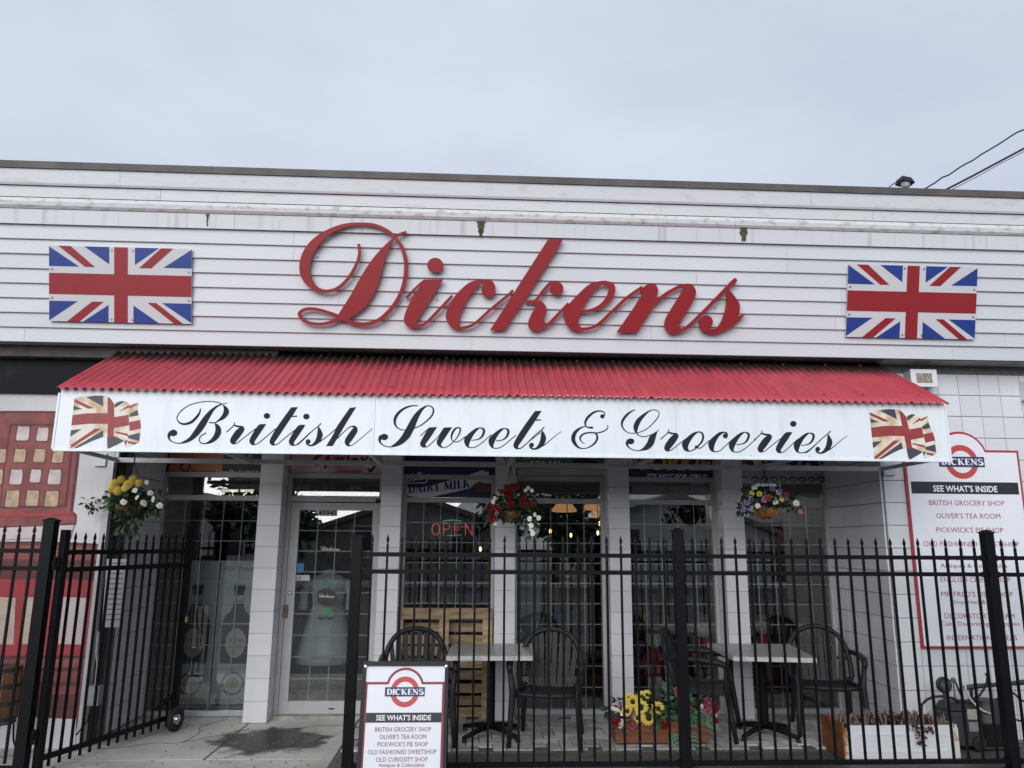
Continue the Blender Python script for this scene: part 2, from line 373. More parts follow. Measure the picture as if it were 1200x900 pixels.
for k in range(420):
    x = rg.uniform(-3.9, 3.7); y = rg.choice([rg.uniform(5.9, 6.7), rg.uniform(6.0, 8.0) if x < -1.1 else rg.uniform(5.9, 6.7)]); q = rg.uniform(.003, .009); z = .001 if x < -1.05 else -.004
    m_.ball((x, y, z+q*.5), q, q*rg.uniform(.7, 1.2), q*.7, 5, 3)
struct(m_.obj('grit', M('grit', (.22, .21, .19), .9, .5, 30)), 'stuff')
# herringbone pavers
patio = struct(MB().box(-1.04, 3.76, 6.72, 8.2, -.25, .004).obj('patio', M('paver sand', (.13, .12, .10), .9, .3, 30)))
bw, bl = .112, .224
pm = []
for hz in (0, 1):
    m_ = MB(); a, b = (bl, bw) if hz else (bw, bl)
    m_.box(.004, a-.004, .004, b-.004, 0, .012); pm.append(m_)
proto = [None, None]; nb = 0
for n in range(-2, 14):
    for m in range(-8, 16):
        for hz in (0, 1):
            X, Y = (-1.02+(n+4*m)*bw, 6.735+n*bw) if hz else (-1.02+(n+4*m+2)*bw, 6.735+(n-1)*bw)
            a, b = (bl, bw) if hz else (bw, bl)
            if X < -1.03 or X+a > 3.76 or Y < 6.70 or Y+b > 8.04: continue
            nb += 1
            if nb <= 300:
                if proto[hz] is None: proto[hz] = pm[hz].obj('brick', PAVE, patio); o = proto[hz]
                else: o = proto[hz].copy(); COL.objects.link(o); o.parent = patio
                o.location = (X, Y, .004+random.uniform(0, .003)); o.rotation_euler = (random.uniform(-.006, .006), random.uniform(-.006, .006), random.uniform(-.015, .015))

# ================================================================== SHOP BUILDING
B = thing('shop_building', 'white shop building with lap siding band and recessed tiled storefront', 'building', (0, 8, 0))
T = R(14); FP0 = Vector((0, YF, 3.34)); FV = Vector((0, -math.sin(T), math.cos(T))); FN = Vector((0, -math.cos(T), -math.sin(T)))
def fas(x, s, out): return FP0+Vector((x, 0, 0))+FV*s+FN*out
XL, XR = -6.5, 7.5
def strip(name, mat, parent, x0, x1, prof):   # prof: list of (s, out)
    MBs = MB(); MBs.prism([fas(x0, *p) for p in prof], [fas(x1, *p) for p in prof]); return MBs.obj(name, mat, parent)
fascia = strip('fascia', SOFFIT, B, XL, XR, [(.03, -.01), (1.5, -.01), (1.5, -.2), (.03, -.2)])
def seams(xs):
    e = [XL]+sorted(xs)+[XR]; return list(zip(e[:-1], e[1:]))
def fx(x, y): return onP(x, y, FP0, FN).x
rows = [[fx(553, 400), fx(1115, 415), -3.9], [-4.6, 1.6, 4.9], [.4, 3.3, -5.2], [-1.2, fx(986, 340), -4.3], [fx(986, 330), -2.9], [2.0, -4.9, 5.6], [fx(345, 285), fx(922, 300), -5.5], [fx(345, 270), fx(922, 290), 5.9]]
for k, xs in enumerate(rows):
    s0 = .015+.127*k
    for a, b in seams(xs):
        strip('siding_board', SIDING, fascia, a+.001, b-.001, [(s0, .023), (s0+.004, .025), (s0+.1265, .006), (s0+.1265, -.009), (s0, -.009)])
def band(name, mat, xs, prof):
    for a, b in seams(xs): strip(name, mat, fascia, a+.0012, b-.0012, prof)
band('cornice_board', STREAK, [fx(276, 255), fx(860, 275), 5.6], [(1.033, .034), (1.163, .022), (1.163, -.009), (1.033, -.009)])
band('cornice_moulding', BANDD, [fx(276, 240), fx(860, 265), -5.0], [(1.166, .03), (1.19, .045), (1.225, .047), (1.256, .036), (1.256, -.009), (1.166, -.009)])
band('cornice_board', BAND, [fx(190, 228), fx(773, 248), 3.6], [(1.262, .040), (1.355, .032), (1.355, -.009), (1.262, -.009)])
band('cornice_board', BAND, [fx(144, 205), fx(947, 240), -5.6, 5.3], [(1.362, .050), (1.38, .056), (1.50, .052), (1.50, -.009), (1.362, -.009)])
band('parapet_cap', CAPM, [fx(251, 200), fx(1170, 228), -3.4, 1.9], [(1.503, .066), (1.562, .066), (1.566, -.24), (1.503, -.24)])
# moss stains running from the cornice joints
def moss(x, y0, y1, wtop, wbot):
    def f(a, b, d): p = onP(a, b, FP0+FN*.03, FN); return p+FN*d
    n = 6; Lp = []; Rp = []
    for i in range(n+1):
        t = i/n; yy = y0+(y1-y0)*t; h = (wtop+(wbot-wtop)*t)/2*(1+random.uniform(-.3, .3)); Lp.append((x-h+random.uniform(-.4, .4), yy)); Rp.append((x+h+random.uniform(-.4, .4), yy))
    m_ = MB(); P = Lp+Rp[::-1]; m_.prism([f(a, b, .004) for a, b in P], [f(a, b, -.004) for a, b in P]); m_.obj('moss_stain', MOSS, fascia)
moss(563.5, 259.5, 277, 10, 3); moss(871.5, 266.5, 283, 9, 4); moss(869, 222, 226, 7, 4); moss(872, 262, 264, 8, 6); moss(243, 251, 266, 3, 1)
# soffit, timber under-board, parapet roof, dark recess ceiling
box('soffit', SOFFIT, B, XL, XR, 6.72, YWALL, 3.375, 3.42)
for i in range(48): box('soffit_board', M('soffit strip', (.42, .41, .42), .6, .25, 6, rnd=.1), B, XL+.01+i*.29, XL+.295+i*.29, 6.715, YWALL-.002, 3.352, 3.374)
box('under_board', DARKWD, B, XL, -1.75, 6.80, 6.91, 3.25, 3.350)
box('roof', CAPM, B, XL, XR, 6.55, 14.5, 4.70, 4.78)
box('ceiling', M('porch ceiling paint', (.70, .70, .70), .7, .15, 3), B, -3.14, 3.77, YWALL+.02, YWIN, 2.90, 3.0)

# tiled walls -------------------------------------------------------
tw = .2032
def tile_mesh(a, b, t=.012): # tile in local x-z, proud in -y
    return MB().hexa([(.0015, 0, .0015), (a-.0015, 0, .0015), (a-.0015, 0, b-.0015), (.0015, 0, b-.0015), (.004, -t, .004), (a-.004, -t, .004), (a-.004, -t, b-.004), (.004, -t, b-.004)])
def tiles(parent, org, ax, nx, nz, a, b, z0=0., skip=None):
    base = None
    for j in range(nz):
        for i in range(nx):
            if skip and skip(i, j): continue
            p = Vector(org)+Vector(ax)*(i*a); p.z = z0+j*b
            if base is None: base = tile_mesh(a, b).obj('tile', TILE, None); o = base
            else: o = base.copy(); COL.objects.link(o)
            o.parent = parent; o.location = p-Vector(parent['_o']); o.rotation_euler = (random.uniform(-.003, .003), 0, math.atan2(ax[1], ax[0])+random.uniform(-.003, .003))
            o['_o'] = parent['_o']
rw = box('right_wall', GROUT, B, 3.785, XR, YWALL+.012, 8.35, -.05, 3.375)
tiles(rw, (3.79, YWALL+.012, 0), (1, 0, 0), 12, 16, tw, tw, .02)
sw = box('side_wall', GROUT, B, 3.774, 3.7845, YWALL+.014, 8.4, -.05, 3.0)
tiles(sw, (3.774, 8.153, 0), (0, -1, 0), 3, 14, tw*2, tw, .02)
lw = box('left_wall', PLASTER, B, XL, -3.15, YWALL, 8.35, -.05, 3.375)
lsw = box('side_wall', GROUT, B, -3.149, -3.142, YWALL+.35, 8.4, -.05, 3.0)
tiles(lsw, (-3.142, YWALL+.352, 0), (0, 1, 0), 2, 14, tw*2, tw, .02)
dk = box('dark_band', NAVY, B, XL, -3.152, YWALL-.03, YWALL-.002, onY(0, 461, YWALL).z, 3.28)
box('corner_trim', ALU, B, -3.19, -3.135, YWALL-.012, YWALL+.05, 0, 2.9)
box('side_panel', M('dark shutter', (.03, .032, .036), .5), B, -3.1485, -3.132, YWALL+.07, YWALL+.21, .02, 2.88)
box('side_panel', M('grey shutter', (.11, .115, .12), .5), B, -3.1485, -3.120, YWALL+.215, YWALL+.345, .02, 2.88)
PX = [(-2.10, -1.88), (-.90, -.70), (.243, .443), (1.39, 1.60), (2.56, 2.775)]
for a, b in PX:
    p = box('pillar', GROUT, B, a+.006, b-.006, YPIL+.008, YWIN+.1, -.02, 2.92)
    z = .005; k = 0
    while z < 2.85:
        h = tw if k else .19
        MB().box(a, b, YPIL, YWIN-.06, z+.0018, z+h-.0018).obj('tile', TILE, p); z += h; k += 1

# windows -----------------------------------------------------------
ZT0, ZT1, ZM1, ZB = 2.31, 2.125, 2.075, .045
def window(x0, x1, cols=5, rowsn=10, grid=True, sill=True):
    W = MB()
    for bx in ((x0, x0+.035, ZB-.03, ZT0+.05), (x1-.035, x1, ZB-.03, ZT0+.05)): W.box(bx[0], bx[1], 8.05, 8.14, bx[2], bx[3])
    W.box(x0+.0352, x1-.0352, 8.052, 8.138, ZT0, ZT0+.05); W.box(x0+.0352, x1-.0352, 8.052, 8.138, ZM1, ZT1); W.box(x0+.0352, x1-.0352, 8.052, 8.138, ZB-.03, ZB+.012)
    o = W.obj('window', ALU, B)
    a, b = x0+.036, x1-.036
    MB().box(a, b, 8.088, 8.094, ZB+.013, ZM1-.001).obj('pane', GLS, o); MB().box(a, b, 8.088, 8.094, ZT1+.001, ZT0-.001).obj('pane', GLS, o)
    if grid:
        for i in range(1, cols):
            x = a+(b-a)*i/cols; MB().box(x-.005, x+.005, 8.098, 8.110, ZB+.014, ZM1-.002).obj('glazing_bar', MUNT, o)
        for j in range(1, rowsn):
            z = ZB+.014+(ZM1-ZB-.016)*j/rowsn; MB().box(a, b, 8.0985, 8.1095, z-.005, z+.005).obj('glazing_bar', MUNT, o)
    if sill: MB().box(x0-.0, x1, 8.0, 8.16, -.02, ZB-.032).obj('sill', M('sill concrete', (.35, .35, .34), .8, .3, 10), o)
    return o
W1 = window(-3.138, -2.104); W3 = window(-.698, .241); W4 = window(.445, 1.388); W5 = window(1.602, 2.558); W6 = window(2.777, 3.772)
# door: jambs, transom, leaf
D = MB(); D.box(-1.878, -1.835, 8.03, 8.14, 0, ZT0+.05); D.box(-.945, -.902, 8.03, 8.14, 0, ZT0+.05); D.box(-1.8348, -.9452, 8.032, 8.138, ZT0, ZT0+.05); D.box(-1.8348, -.9452, 8.032, 8.138, 2.07, 2.13)
dfr = D.obj('door_frame', ALU, B)
MB().box(-1.834, -.946, 8.088, 8.094, 2.131, ZT0-.001).obj('pane', GLS, dfr)
D = MB(); D.box(-1.832, -1.745, 8.045, 8.095, .03, 2.062); D.box(-1.005, -.948, 8.045, 8.095, .03, 2.062); D.box(-1.7448, -1.0052, 8.047, 8.093, 1.985, 2.06); D.box(-1.7448, -1.0052, 8.047, 8.093, .032, .145)
door = D.obj('door', ALU, B)
MB().box(-1.745, -1.005, 8.066, 8.072, .146, 1.984).obj('pane', GLS, door)
for i in range(1, 4):
    x = -1.745+.74*i/4; MB().box(x-.005, x+.005, 8.076, 8.088, .146, 1.984).obj('glazing_bar', MUNT, door)
for j in range(1, 9):
    z = .146+1.838*j/9; MB().box(-1.744, -1.006, 8.0765, 8.0875, z-.005, z+.005).obj('glazing_bar', MUNT, door)
MB().box(-1.845, -1.80, 8.02, 8.046, .93, 1.05).obj('latch_plate', M('bronze latch', (.16, .11, .06), .5, .3, 20), door)
MB().lathe([(.019, 8.046), (.019, 8.03), (.012, 8.026)], (-1.79, 0, 1.17), 12, 'y').obj('lock_cylinder', STEEL, door)
MB().box(-.975, -.92, 8.0, 8.03, 2.06, 2.10).obj('door_closer', RESIN, dfr)
MB().box(-1.9, -.89, 7.96, 8.16, -.02, .028).obj('threshold', M('worn sill', (.42, .40, .36), .8, .4, 10), dfr)
MB().box(-1.35, -1.30, 8.038, 8.047, .075, .085).obj('bottom_bolt', BLK, door)
def fY(Y): return lambda x, y, d: onY(x, y, Y-d)
NY = Vector((0, -1, 0)); UZ = Vector((0, 0, 1))
def tpx(name, s, x0, x1, yb, h, Y, mat, parent, slope=.011, **k):
    a = onY(x0, yb, Y); b = onY(x1, yb+(x1-x0)*slope, Y); hh = (onY(x0, yb-h, Y)-a).length
    b.z = a.z
    return text(name, s, a, b, hh, UZ, NY, mat, parent, **k)
def rect(name, x0, y0, x1, y1, Y, t, mat, parent):
    a = onY((x0+x1)/2, y0, Y).z; b = onY((x0+x1)/2, y1, Y).z; xa = onY(x0, (y0+y1)/2, Y).x; xb = onY(x1, (y0+y1)/2, Y).x
    return MB().box(xa, xb, Y-t, Y, min(a, b), max(a, b)).obj(name, mat, parent)

# header sign boards above the windows (print on boards between the pillars)
def hboard(x0, x1, mat, z0=2.365, z1=2.86): return MB().box(x0, x1, 8.06, 8.10, z0, z1).obj('sign_board', mat, B)
POR = M('orange print', (.55, .18, .06), .5, .3, 4); PBLK = M('black print', (.015, .015, .022), .5); PPNK = M('red fading pink print', (.70, .55, .56), .5, 0, 1.6, col2=(.55, .08, .06), thr=(.4, .6))
PPUR = M('purple script print', (.05, .01, .05), .5); PGRN = M('green print', (.16, .30, .17), .5, 0, 2.5, col2=(.03, .10, .03)); PGLD = M('gold lettering', (.62, .33, .05), .5)
PNVY = M('midnight blue print', (.02, .03, .12), .5, .3, 4); PGRY = M('silver print', (.74, .76, .80), .5)
h1 = hboard(-3.1, -2.56, POR); h1b = hboard(-2.558, -2.12, PBLK)
tpx('lettering', 'Scottish', 224, 249, 556, 5, 8.058, M('brown lettering', (.20, .05, .02), .6), h1); tpx('lettering', 'Vanilla', 253, 277, 556, 6, 8.058, PGRY, h1b); tpx('lettering', 'FUDGE', 279, 303, 556.3, 5, 8.058, PGRY, h1b)
m_ = MB(); disc2(m_, (217, 547), 6.5, 6.5, fY(8.058), .0015, 0); m_.obj('emblem', PBLK, h1)
m_ = MB(); disc2(m_, (217, 547), 4, 4, fY(8.058), .003, .0016); m_.obj('emblem', POR, h1)
h2 = hboard(-1.87, -.91, PPNK)
gal = [('S', [(398, 530, 3), (386, 529, 3.5), (374, 534, 4), (368, 540, 5), (371, 544, 4), (380, 541, 3), (385, 534, 3), (384, 542, 3), (380, 549, 2.5)]), ('S', [(400, 537, 3), (394, 538, 3), (393, 542, 3), (399, 540, 2.5), (401, 536, 2.5), (403, 541, 2.5), (407, 540, 1.5)]),
       ('S', [(409, 528, 2), (408, 536, 2.5), (409, 542, 2.5), (413, 540, 1.5)]), ('S', [(418, 537, 3), (413, 539, 3), (414, 542, 3), (419, 538, 2), (420, 542, 2.5), (424, 540, 1.5)]), ('S', [(423, 536, 2.5), (428, 541, 3), (432, 543, 2)]), ('S', [(432, 534, 2), (426, 541, 2), (421, 546, 2)]), ('S', [(434, 536, 2.5), (436, 541, 2.5), (441, 537, 2), (439, 546, 3), (434, 552, 3), (432, 549, 2)])]
glyph(gal, fY(8.058), .001, 0, PPUR, 'script_lettering', h2, step=.0002)
tpx('lettering', '..a little calm', 391, 424, 553.5, 4, 8.058, PPUR, h2, shear=.2)
h3 = hboard(-.69, .235, PNVY, 2.13, 2.62); box('header_panel', M('grey header', (.42, .43, .44), .6, .2, 5), B, -.69, .235, 8.07, 8.11, 2.66, 2.88)  # upper header panel in plain grey with faint noise
h3f = lambda x, y, d: onY(x, y, 8.058-d)
m_ = MB(); ribbon(m_, [(474, 575, 9), (495, 577, 12), (520, 572, 14), (545, 566, 15), (562, 561, 16), (573, 560, 14)], h3f, .001, 0); m_.obj('ribbon_print', PGRY, h3)
m_ = MB(); outline(m_, [(552, 571), (558, 566), (570, 563), (580, 566), (580, 574), (566, 577), (556, 576)], h3f, .003, .0015); m_.obj('choc_block_print', M('choc print', (.16, .07, .05), .5, .4, 30), h3)
m_ = MB(); outline(m_, [(561, 552), (567, 551), (566, 558), (575, 560), (578, 566), (566, 566), (560, 562)], h3f, .0045, .0031); m_.obj('milk_glass_print', M('milk print', (.6, .62, .66), .5), h3)
def h3s(x, y, d):   # slanting baseline
    return onY(x, 578.5-(x-478)*.10-y, 8.058-d)
serif('lettering', 'DAIRY MILK', h3s, 478, 551, 0, 10, .0038, .0022, PNVY, h3, 1.15)
cad = [('S', [(484, 556, 1.5), (476, 558, 1.8), (474, 563, 1.8), (480, 564, 1.4)]), ('S', [(484, 560, 1.4), (481, 562, 1.4), (485, 563, 1.2), (486, 559, 1.2)]), ('S', [(491, 553, 1.4), (488, 562, 1.4)]), ('S', [(490, 559, 1.2), (486.5, 562, 1.3), (489, 562, 1)]), ('S', [(493, 553, 1.3), (492, 562, 1.3), (495, 560, 1.2), (492, 558, 1)]), ('S', [(496, 559, 1.2), (496, 562, 1.2)]), ('S', [(496, 559.5, 1), (499, 558, 1.2)]), ('S', [(499, 558, 1.2), (500, 561, 1.2), (503, 557, 1.2), (499, 565, 1.3), (490, 566, 1.2), (478, 566, 1)])]
glyph(cad, fY(8.058), .001, 0, PGRY, 'script_lettering', h3, step=.0002)
h4 = hboard(.45, 1.38, PGRN)
m_ = MB(); outline(m_, [(664, 547), (672, 540), (684, 537), (700, 541), (710, 547), (690, 549), (676, 549)], fY(8.058), .001, 0); m_.obj('choc_print', M('dark choc print', (.03, .014, .018), .5, .4, 30), h4)
m_ = MB(); outline(m_, [(606, 549), (712, 549), (712, 557), (606, 557)], fY(8.058), .0005, -.001, False); m_.obj('pale_print', M('pale green print', (.55, .62, .52), .5, .2, 4), h4)
h4f = lambda x, y, d: onY(x, 546.5-y, 8.056-d)
serif('lettering', 'CREAM', h4f, 621, 657, 0, 6.5, .001, 0, WHT, h4, 1.2)
serif('lettering', 'PEPPERMINT', lambda x, y, d: onY(x, 537.5-y, 8.056-d), 606, 669, 0, 7.5, .001, 0, WHT, h4, 1.2)
tpx('lettering', 'with a smooth fondant centre', 618, 655, 554.2, 2, 8.056, PGRN, h4)
h5 = hboard(1.61, 2.55, PBLK, 2.53, 2.86); h5b = hboard(1.61, 2.55, PNVY, 2.36, 2.526)
tpx('lettering', 'YORKIE', 744, 834, 550.0, 17, 8.056, PGLD, h5, bold=.03, shear=.06)
m_ = MB(); outline(m_, [(742, 538), (752, 538), (764, 549), (757, 550), (744, 542)], fY(8.0545), .001, 0, False); m_.obj('red_flash_print', PRED, h5)
tpx('lettering', "IT'S NOT FOR GIRLS!", 758, 829, 561.6, 6.3, 8.056, PGRY, h5b, bold=.03, shear=.25)
h6 = hboard(2.79, 3.765, M('sweet print white', (.42, .42, .44), .5, .3, 6))
for k in range(16):
    x = 874+k*6.2; y = 540+random.uniform(-3, 6); m_ = MB(); rr = random.uniform(3, 6)
    disc2(m_, (x, y), rr, rr*.9, fY(8.058), .001+.0004*k, 0); m_.obj('sweet_print', [PRED, PNVY, M('sky print', (.08, .25, .42), .5), PPUR][k % 4], h6)
for k in range(9):
    x = 880+k*11; m_ = MB(); ribbon(m_, [(x, 563, 1.2), (x+4, 559, 1.4), (x+9, 562, 1.2), (x+5, 565, 1.2), (x+3, 562, 1)], fY(8.058), .009, 0, .0004); m_.obj('swirl_print', PBLK, h6)
# bunting in the door transom
def jack(name, x0, y0, x1, y1, Y, parent, dim=False):
    f = lambda u, v, d: onY(x0+(x1-x0)*u, y0+(y1-y0)*v, Y-d)
    for k, (mt, polys) in enumerate(JACK):
        m_ = MB()
        for p in polys: outline(m_, p, f, .0008*(k+1), .0008*k if k else -.001, False)
        o = m_.obj(name, mt, parent)
JACK = [(FWHITE, [[(0, 0), (1, 0), (1, 1), (0, 1)]]),
 (BLUE, [[(0, .01), (0, .27), (.21, .27)], [(.245, 0), (.42, 0), (.42, .23)], [(.6, 0), (.77, 0), (.6, .23)], [(1, .01), (1, .26), (.8, .26)],
         [(0, .73), (.2, .73), (0, .99)], [(.415, .77), (.415, 1), (.235, 1)], [(.59, .77), (.77, 1), (.59, 1)], [(.79, .73), (1, .73), (1, .99)]]),
 (FRED, [[(0, .36), (.455, .36), (.455, 0), (.55, 0), (.55, .36), (1, .36), (1, .64), (.55, .64), (.55, 1), (.455, 1), (.455, .64), (0, .64)],
         [(.065, 0), (.15, 0), (.32, .27), (.25, .27)], [(.785, 0), (.87, 0), (.715, .27), (.63, .27)], [(.3, .73), (.38, .73), (.21, 1), (.125, 1)], [(.69, .73), (.75, .73), (.94, 1), (.875, 1)]])]
bunt = MB().tube([(-1.83, 8.15, 2.285), (-1.4, 8.15, 2.27), (-.95, 8.15, 2.285)], .003, 5).obj('bunting', RESIN, B)
for k, xx in enumerate((346, 377, 408)): jack('flag_print', xx, 569, xx+16, 581, 8.16, bunt)

# house number, decals, notices on the door
nb_ = rect('number_plate', 372, 598, 395, 604.5, 8.062, .002, M('number plate', (.45, .43, .36), .6), door)
tpx('lettering', '45945', 373, 394.5, 604, 5.6, 8.0595, PBLK, nb_, bold=.02)
ps = rect('pull_notice', 338, 674, 363, 680.5, 8.064, .002, M('notice paper', (.5, .5, .46), .7), door)
tpx('lettering', 'Pull', 345, 352, 679.5, 4.5, 8.0615, PBLK, ps)
rect('sticker', 341, 660, 356, 671, 8.064, .002, M('blue sticker', (.03, .20, .42), .5, .3, 60), door)

# ================================================================== AWNING
AX0, AX1 = onY(66, 500, YAWN).x, onY(1110, 510, YAWN).x
AZ0, AZ1 = 2.322, 2.772
AW = thing('awning', 'red corrugated awning with long white script sign over the storefront', 'awning', ((AX0+AX1)/2, 6.5, 2.32))
# corrugated sheet
nw = 106; per = 8; nxs = nw*per; m_ = MB(); vs = []; fs = []
xs0, xs1 = AX0-.02, AX1+.02; ys = [YAWN-.045, 6.1, 6.3, 6.5, 6.7, 6.915]
for j, y in enumerate(ys):
    zb = AZ1+.015+(y-(YAWN-.045))*.565
    for i in range(nxs+1):
        x = xs0+(xs1-xs0)*i/nxs; vs.append((x, y, zb+.0125*math.sin(2*math.pi*nw*i/nxs)+.004*math.sin(x*1.7+j)))
for j in range(len(ys)-1):
    for i in range(nxs): a = j*(nxs+1)+i; fs.append((a, a+1, a+nxs+2, a+nxs+1))
m_.add(vs, fs)
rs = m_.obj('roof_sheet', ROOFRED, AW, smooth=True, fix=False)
so = rs.modifiers.new('thickness', 'SOLIDIFY'); so.thickness = .002
# grime plus the eave's shade painted into the sheet's top colour, noise mask by position
rm = bpy.data.materials.new('awning red grime and eave shade'); rm.use_nodes = True; t = rm.node_tree; b_ = t.nodes['Principled BSDF']; b_.inputs['Roughness'].default_value = .42
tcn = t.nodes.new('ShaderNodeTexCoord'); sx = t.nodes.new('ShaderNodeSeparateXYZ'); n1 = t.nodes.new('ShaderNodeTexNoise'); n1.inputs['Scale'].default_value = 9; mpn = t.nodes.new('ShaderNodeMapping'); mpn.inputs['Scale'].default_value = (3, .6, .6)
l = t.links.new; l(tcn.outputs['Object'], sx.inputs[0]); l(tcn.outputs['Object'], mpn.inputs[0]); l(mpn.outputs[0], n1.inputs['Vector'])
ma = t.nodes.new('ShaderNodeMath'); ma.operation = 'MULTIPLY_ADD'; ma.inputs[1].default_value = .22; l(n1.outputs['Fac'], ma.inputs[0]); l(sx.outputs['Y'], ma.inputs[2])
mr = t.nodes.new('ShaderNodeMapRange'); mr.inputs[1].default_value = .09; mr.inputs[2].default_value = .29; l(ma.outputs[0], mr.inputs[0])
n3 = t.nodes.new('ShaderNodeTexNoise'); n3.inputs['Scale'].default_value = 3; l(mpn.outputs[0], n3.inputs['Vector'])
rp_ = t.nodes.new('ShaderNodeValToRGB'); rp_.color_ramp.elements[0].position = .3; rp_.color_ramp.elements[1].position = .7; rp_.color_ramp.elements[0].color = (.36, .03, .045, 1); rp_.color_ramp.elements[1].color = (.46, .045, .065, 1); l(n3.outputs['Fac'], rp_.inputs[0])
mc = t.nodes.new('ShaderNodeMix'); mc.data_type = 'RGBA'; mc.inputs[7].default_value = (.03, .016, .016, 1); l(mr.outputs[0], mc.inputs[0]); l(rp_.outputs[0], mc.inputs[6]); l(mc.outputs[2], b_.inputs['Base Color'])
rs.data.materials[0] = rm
SCRW = M('roof screw', (.22, .05, .06), .5, metal=.3)
for yy in (6.0, 6.38, 6.76):
    for k in range(18):
        xx = AX0+.2+(AX1-AX0-.4)*k/17+random.uniform(-.02, .02); kk = round((xx-xs0)/(xs1-xs0)*nw-.25)+.25; xx = xs0+(xs1-xs0)*kk/nw
        zz_ = AZ1+.015+(yy-(YAWN-.045))*.565+.0125+.004*math.sin(xx*1.7+2); MB().lathe([(.009, -.004), (.009, .003), (.005, .007)], (xx, yy, zz_), 8).obj('roof_screw', SCRW, rs)
# valance panels with vertical seams
vx = [AX0, onY(439, 495, YAWN).x, onY(792, 505, YAWN).x, AX1]
for a, b in zip(vx[:-1], vx[1:]):
    p = MB().box(a+.001, b-.001, YAWN, YAWN+.02, AZ0+.012, AZ1+.022).obj('sign_panel', VAL, AW)
    k = 0
    x = a+.12
    while x < b: MB().lathe([(.005, YAWN+.001), (.005, YAWN-.003)], (x, 0, AZ0+.03), 8, 'y').obj('screw', STEEL, p); x += .47
box('edge_trim', VAL, AW, AX0-.004, AX1+.004, YAWN-.006, YAWN+.028, AZ0-.004, AZ0+.0115)
box('edge_trim', VAL, AW, AX1, AX1+.016, YAWN-.005, YAWN+.027, AZ0+.012, AZ1-.01); box('edge_trim', VAL, AW, AX0-.016, AX0, YAWN-.005, YAWN+.027, AZ0+.012, AZ1-.01)
# steel frame under the roof
FRM = M('galvanised tube', (.62, .63, .65), .45, .2, 10)
def rod(a, b, wd=.035, name='frame_tube'): return MB().bar(a, b, wd, wd).obj(name, FRM, AW)
YB = 6.88
rod((AX0+.03, YAWN+.06, AZ0+.03), (AX1-.03, YAWN+.06, AZ0+.03)); rod((AX0+.03, YAWN+.06, AZ1-.06), (AX1-.03, YAWN+.06, AZ1-.06))
rod((AX0+.03, YB, AZ0+.03), (AX1-.03, YB, AZ0+.03), .04)
nT = 7
for i in range(nT):
    x = AX0+.05+(AX1-AX0-.1)*i/(nT-1)
    rod((x, YAWN+.082, AZ0+.03), (x, YB-.024, AZ0+.03), .03); rod((x, YAWN+.06, AZ0+.052), (x, YAWN+.06, AZ1-.085), .03); rod((x, YB, AZ0+.055), (x, YB, 3.24), .03)
    rod((x+.034, YAWN+.07, AZ1-.09), (x+.034, YB-.01, 3.20), .03)
    if 0 < i < nT-1: rod((x-.034, YB-.03, AZ0+.06), (x-.034-.42, YAWN+.15, AZ1-.06), .03, 'brace')
# end cheeks are open; plates where the frame meets the wing walls
box('wall_plate', FRM, AW, 3.79, 3.90, YB+.021, YWALL-.002, AZ0-.02, AZ0+.09); box('wall_plate', FRM, AW, -3.30, -3.20, YB+.021, YWALL-.002, AZ0-.02, AZ0+.09)

# script lettering on the valance, traced pen strokes (12 units to a picture pixel)
fV = fY(YAWN)
def Z(o): return lambda x, y, d: fV(o[0]+x/12, o[1]+y/12, d)
Z1, Z2, Z3, Z4, Z5, Z6, Z7, Z8, Z9, Z10 = [Z(o) for o in ((190, 465), (260, 465), (340, 465), (435, 465), (520, 465), (580, 465), (660, 465), (725, 470), (810, 470), (900, 470))]
gB = [('S', [(540, 165, 14), (525, 225, 26), (480, 290, 36), (410, 355, 38), (320, 383, 30), (250, 368, 22), (212, 320, 14), (215, 270, 14), (270, 195, 14), (380, 120, 13), (520, 78, 13), (660, 64, 12), (770, 76, 13), (850, 105, 14)]),
 ('P', [(838, 98), (905, 140), (940, 195), (932, 245), (880, 305), (800, 345), (740, 360), (800, 310), (845, 250), (865, 190), (858, 130)]), ('S', [(850, 98, 10), (915, 88, 9)]), ('S', [(660, 360, 18), (720, 365, 15), (770, 355, 12)]),
 ('P', [(735, 365), (800, 400), (830, 460), (822, 530), (770, 600), (690, 650), (600, 665), (545, 655), (610, 648), (680, 600), (730, 530), (750, 450)]),
 ('S', [(620, 656, 14), (550, 650, 15), (522, 605, 13), (545, 550, 13), (620, 507, 14)]),
 ('P', [(260, 645), (370, 580), (440, 490), (520, 370), (600, 260), (680, 180), (760, 125), (840, 96), (850, 106), (780, 142), (720, 205), (660, 310), (600, 420), (520, 525), (430, 605), (340, 645)]),
 ('S', [(330, 643, 18), (220, 652, 13), (140, 630, 14), (98, 590, 24), (95, 545, 44), (125, 505, 70)]), ('C', 158, 507, 55, 46)]
gr = [('S', [(902, 498, 14), (1000, 410, 14), (1018, 360, 13)]), ('P', [(1000, 405), (1020, 392), (1080, 405), (1130, 410), (1158, 440), (1150, 480), (1085, 575), (1030, 640), (1042, 660), (1000, 672), (965, 650), (956, 605), (985, 545), (1040, 470), (1090, 432), (1050, 426)]),
 ('S', [(1005, 664, 13), (1060, 645, 12), (1130, 590, 12), (1220, 520, 12), (1320, 445, 11)])]
gi = [('P', [(530, 388), (622, 386), (540, 510), (460, 630), (458, 655), (480, 668), (440, 682), (405, 665), (386, 625), (400, 575), (445, 495), (470, 455)]), ('S', [(475, 452, 10), (530, 400, 14)]), ('C', 633, 268, 45, 41), ('S', [(430, 674, 14), (490, 662, 12), (560, 615, 12), (660, 530, 12), (760, 445, 12)])]
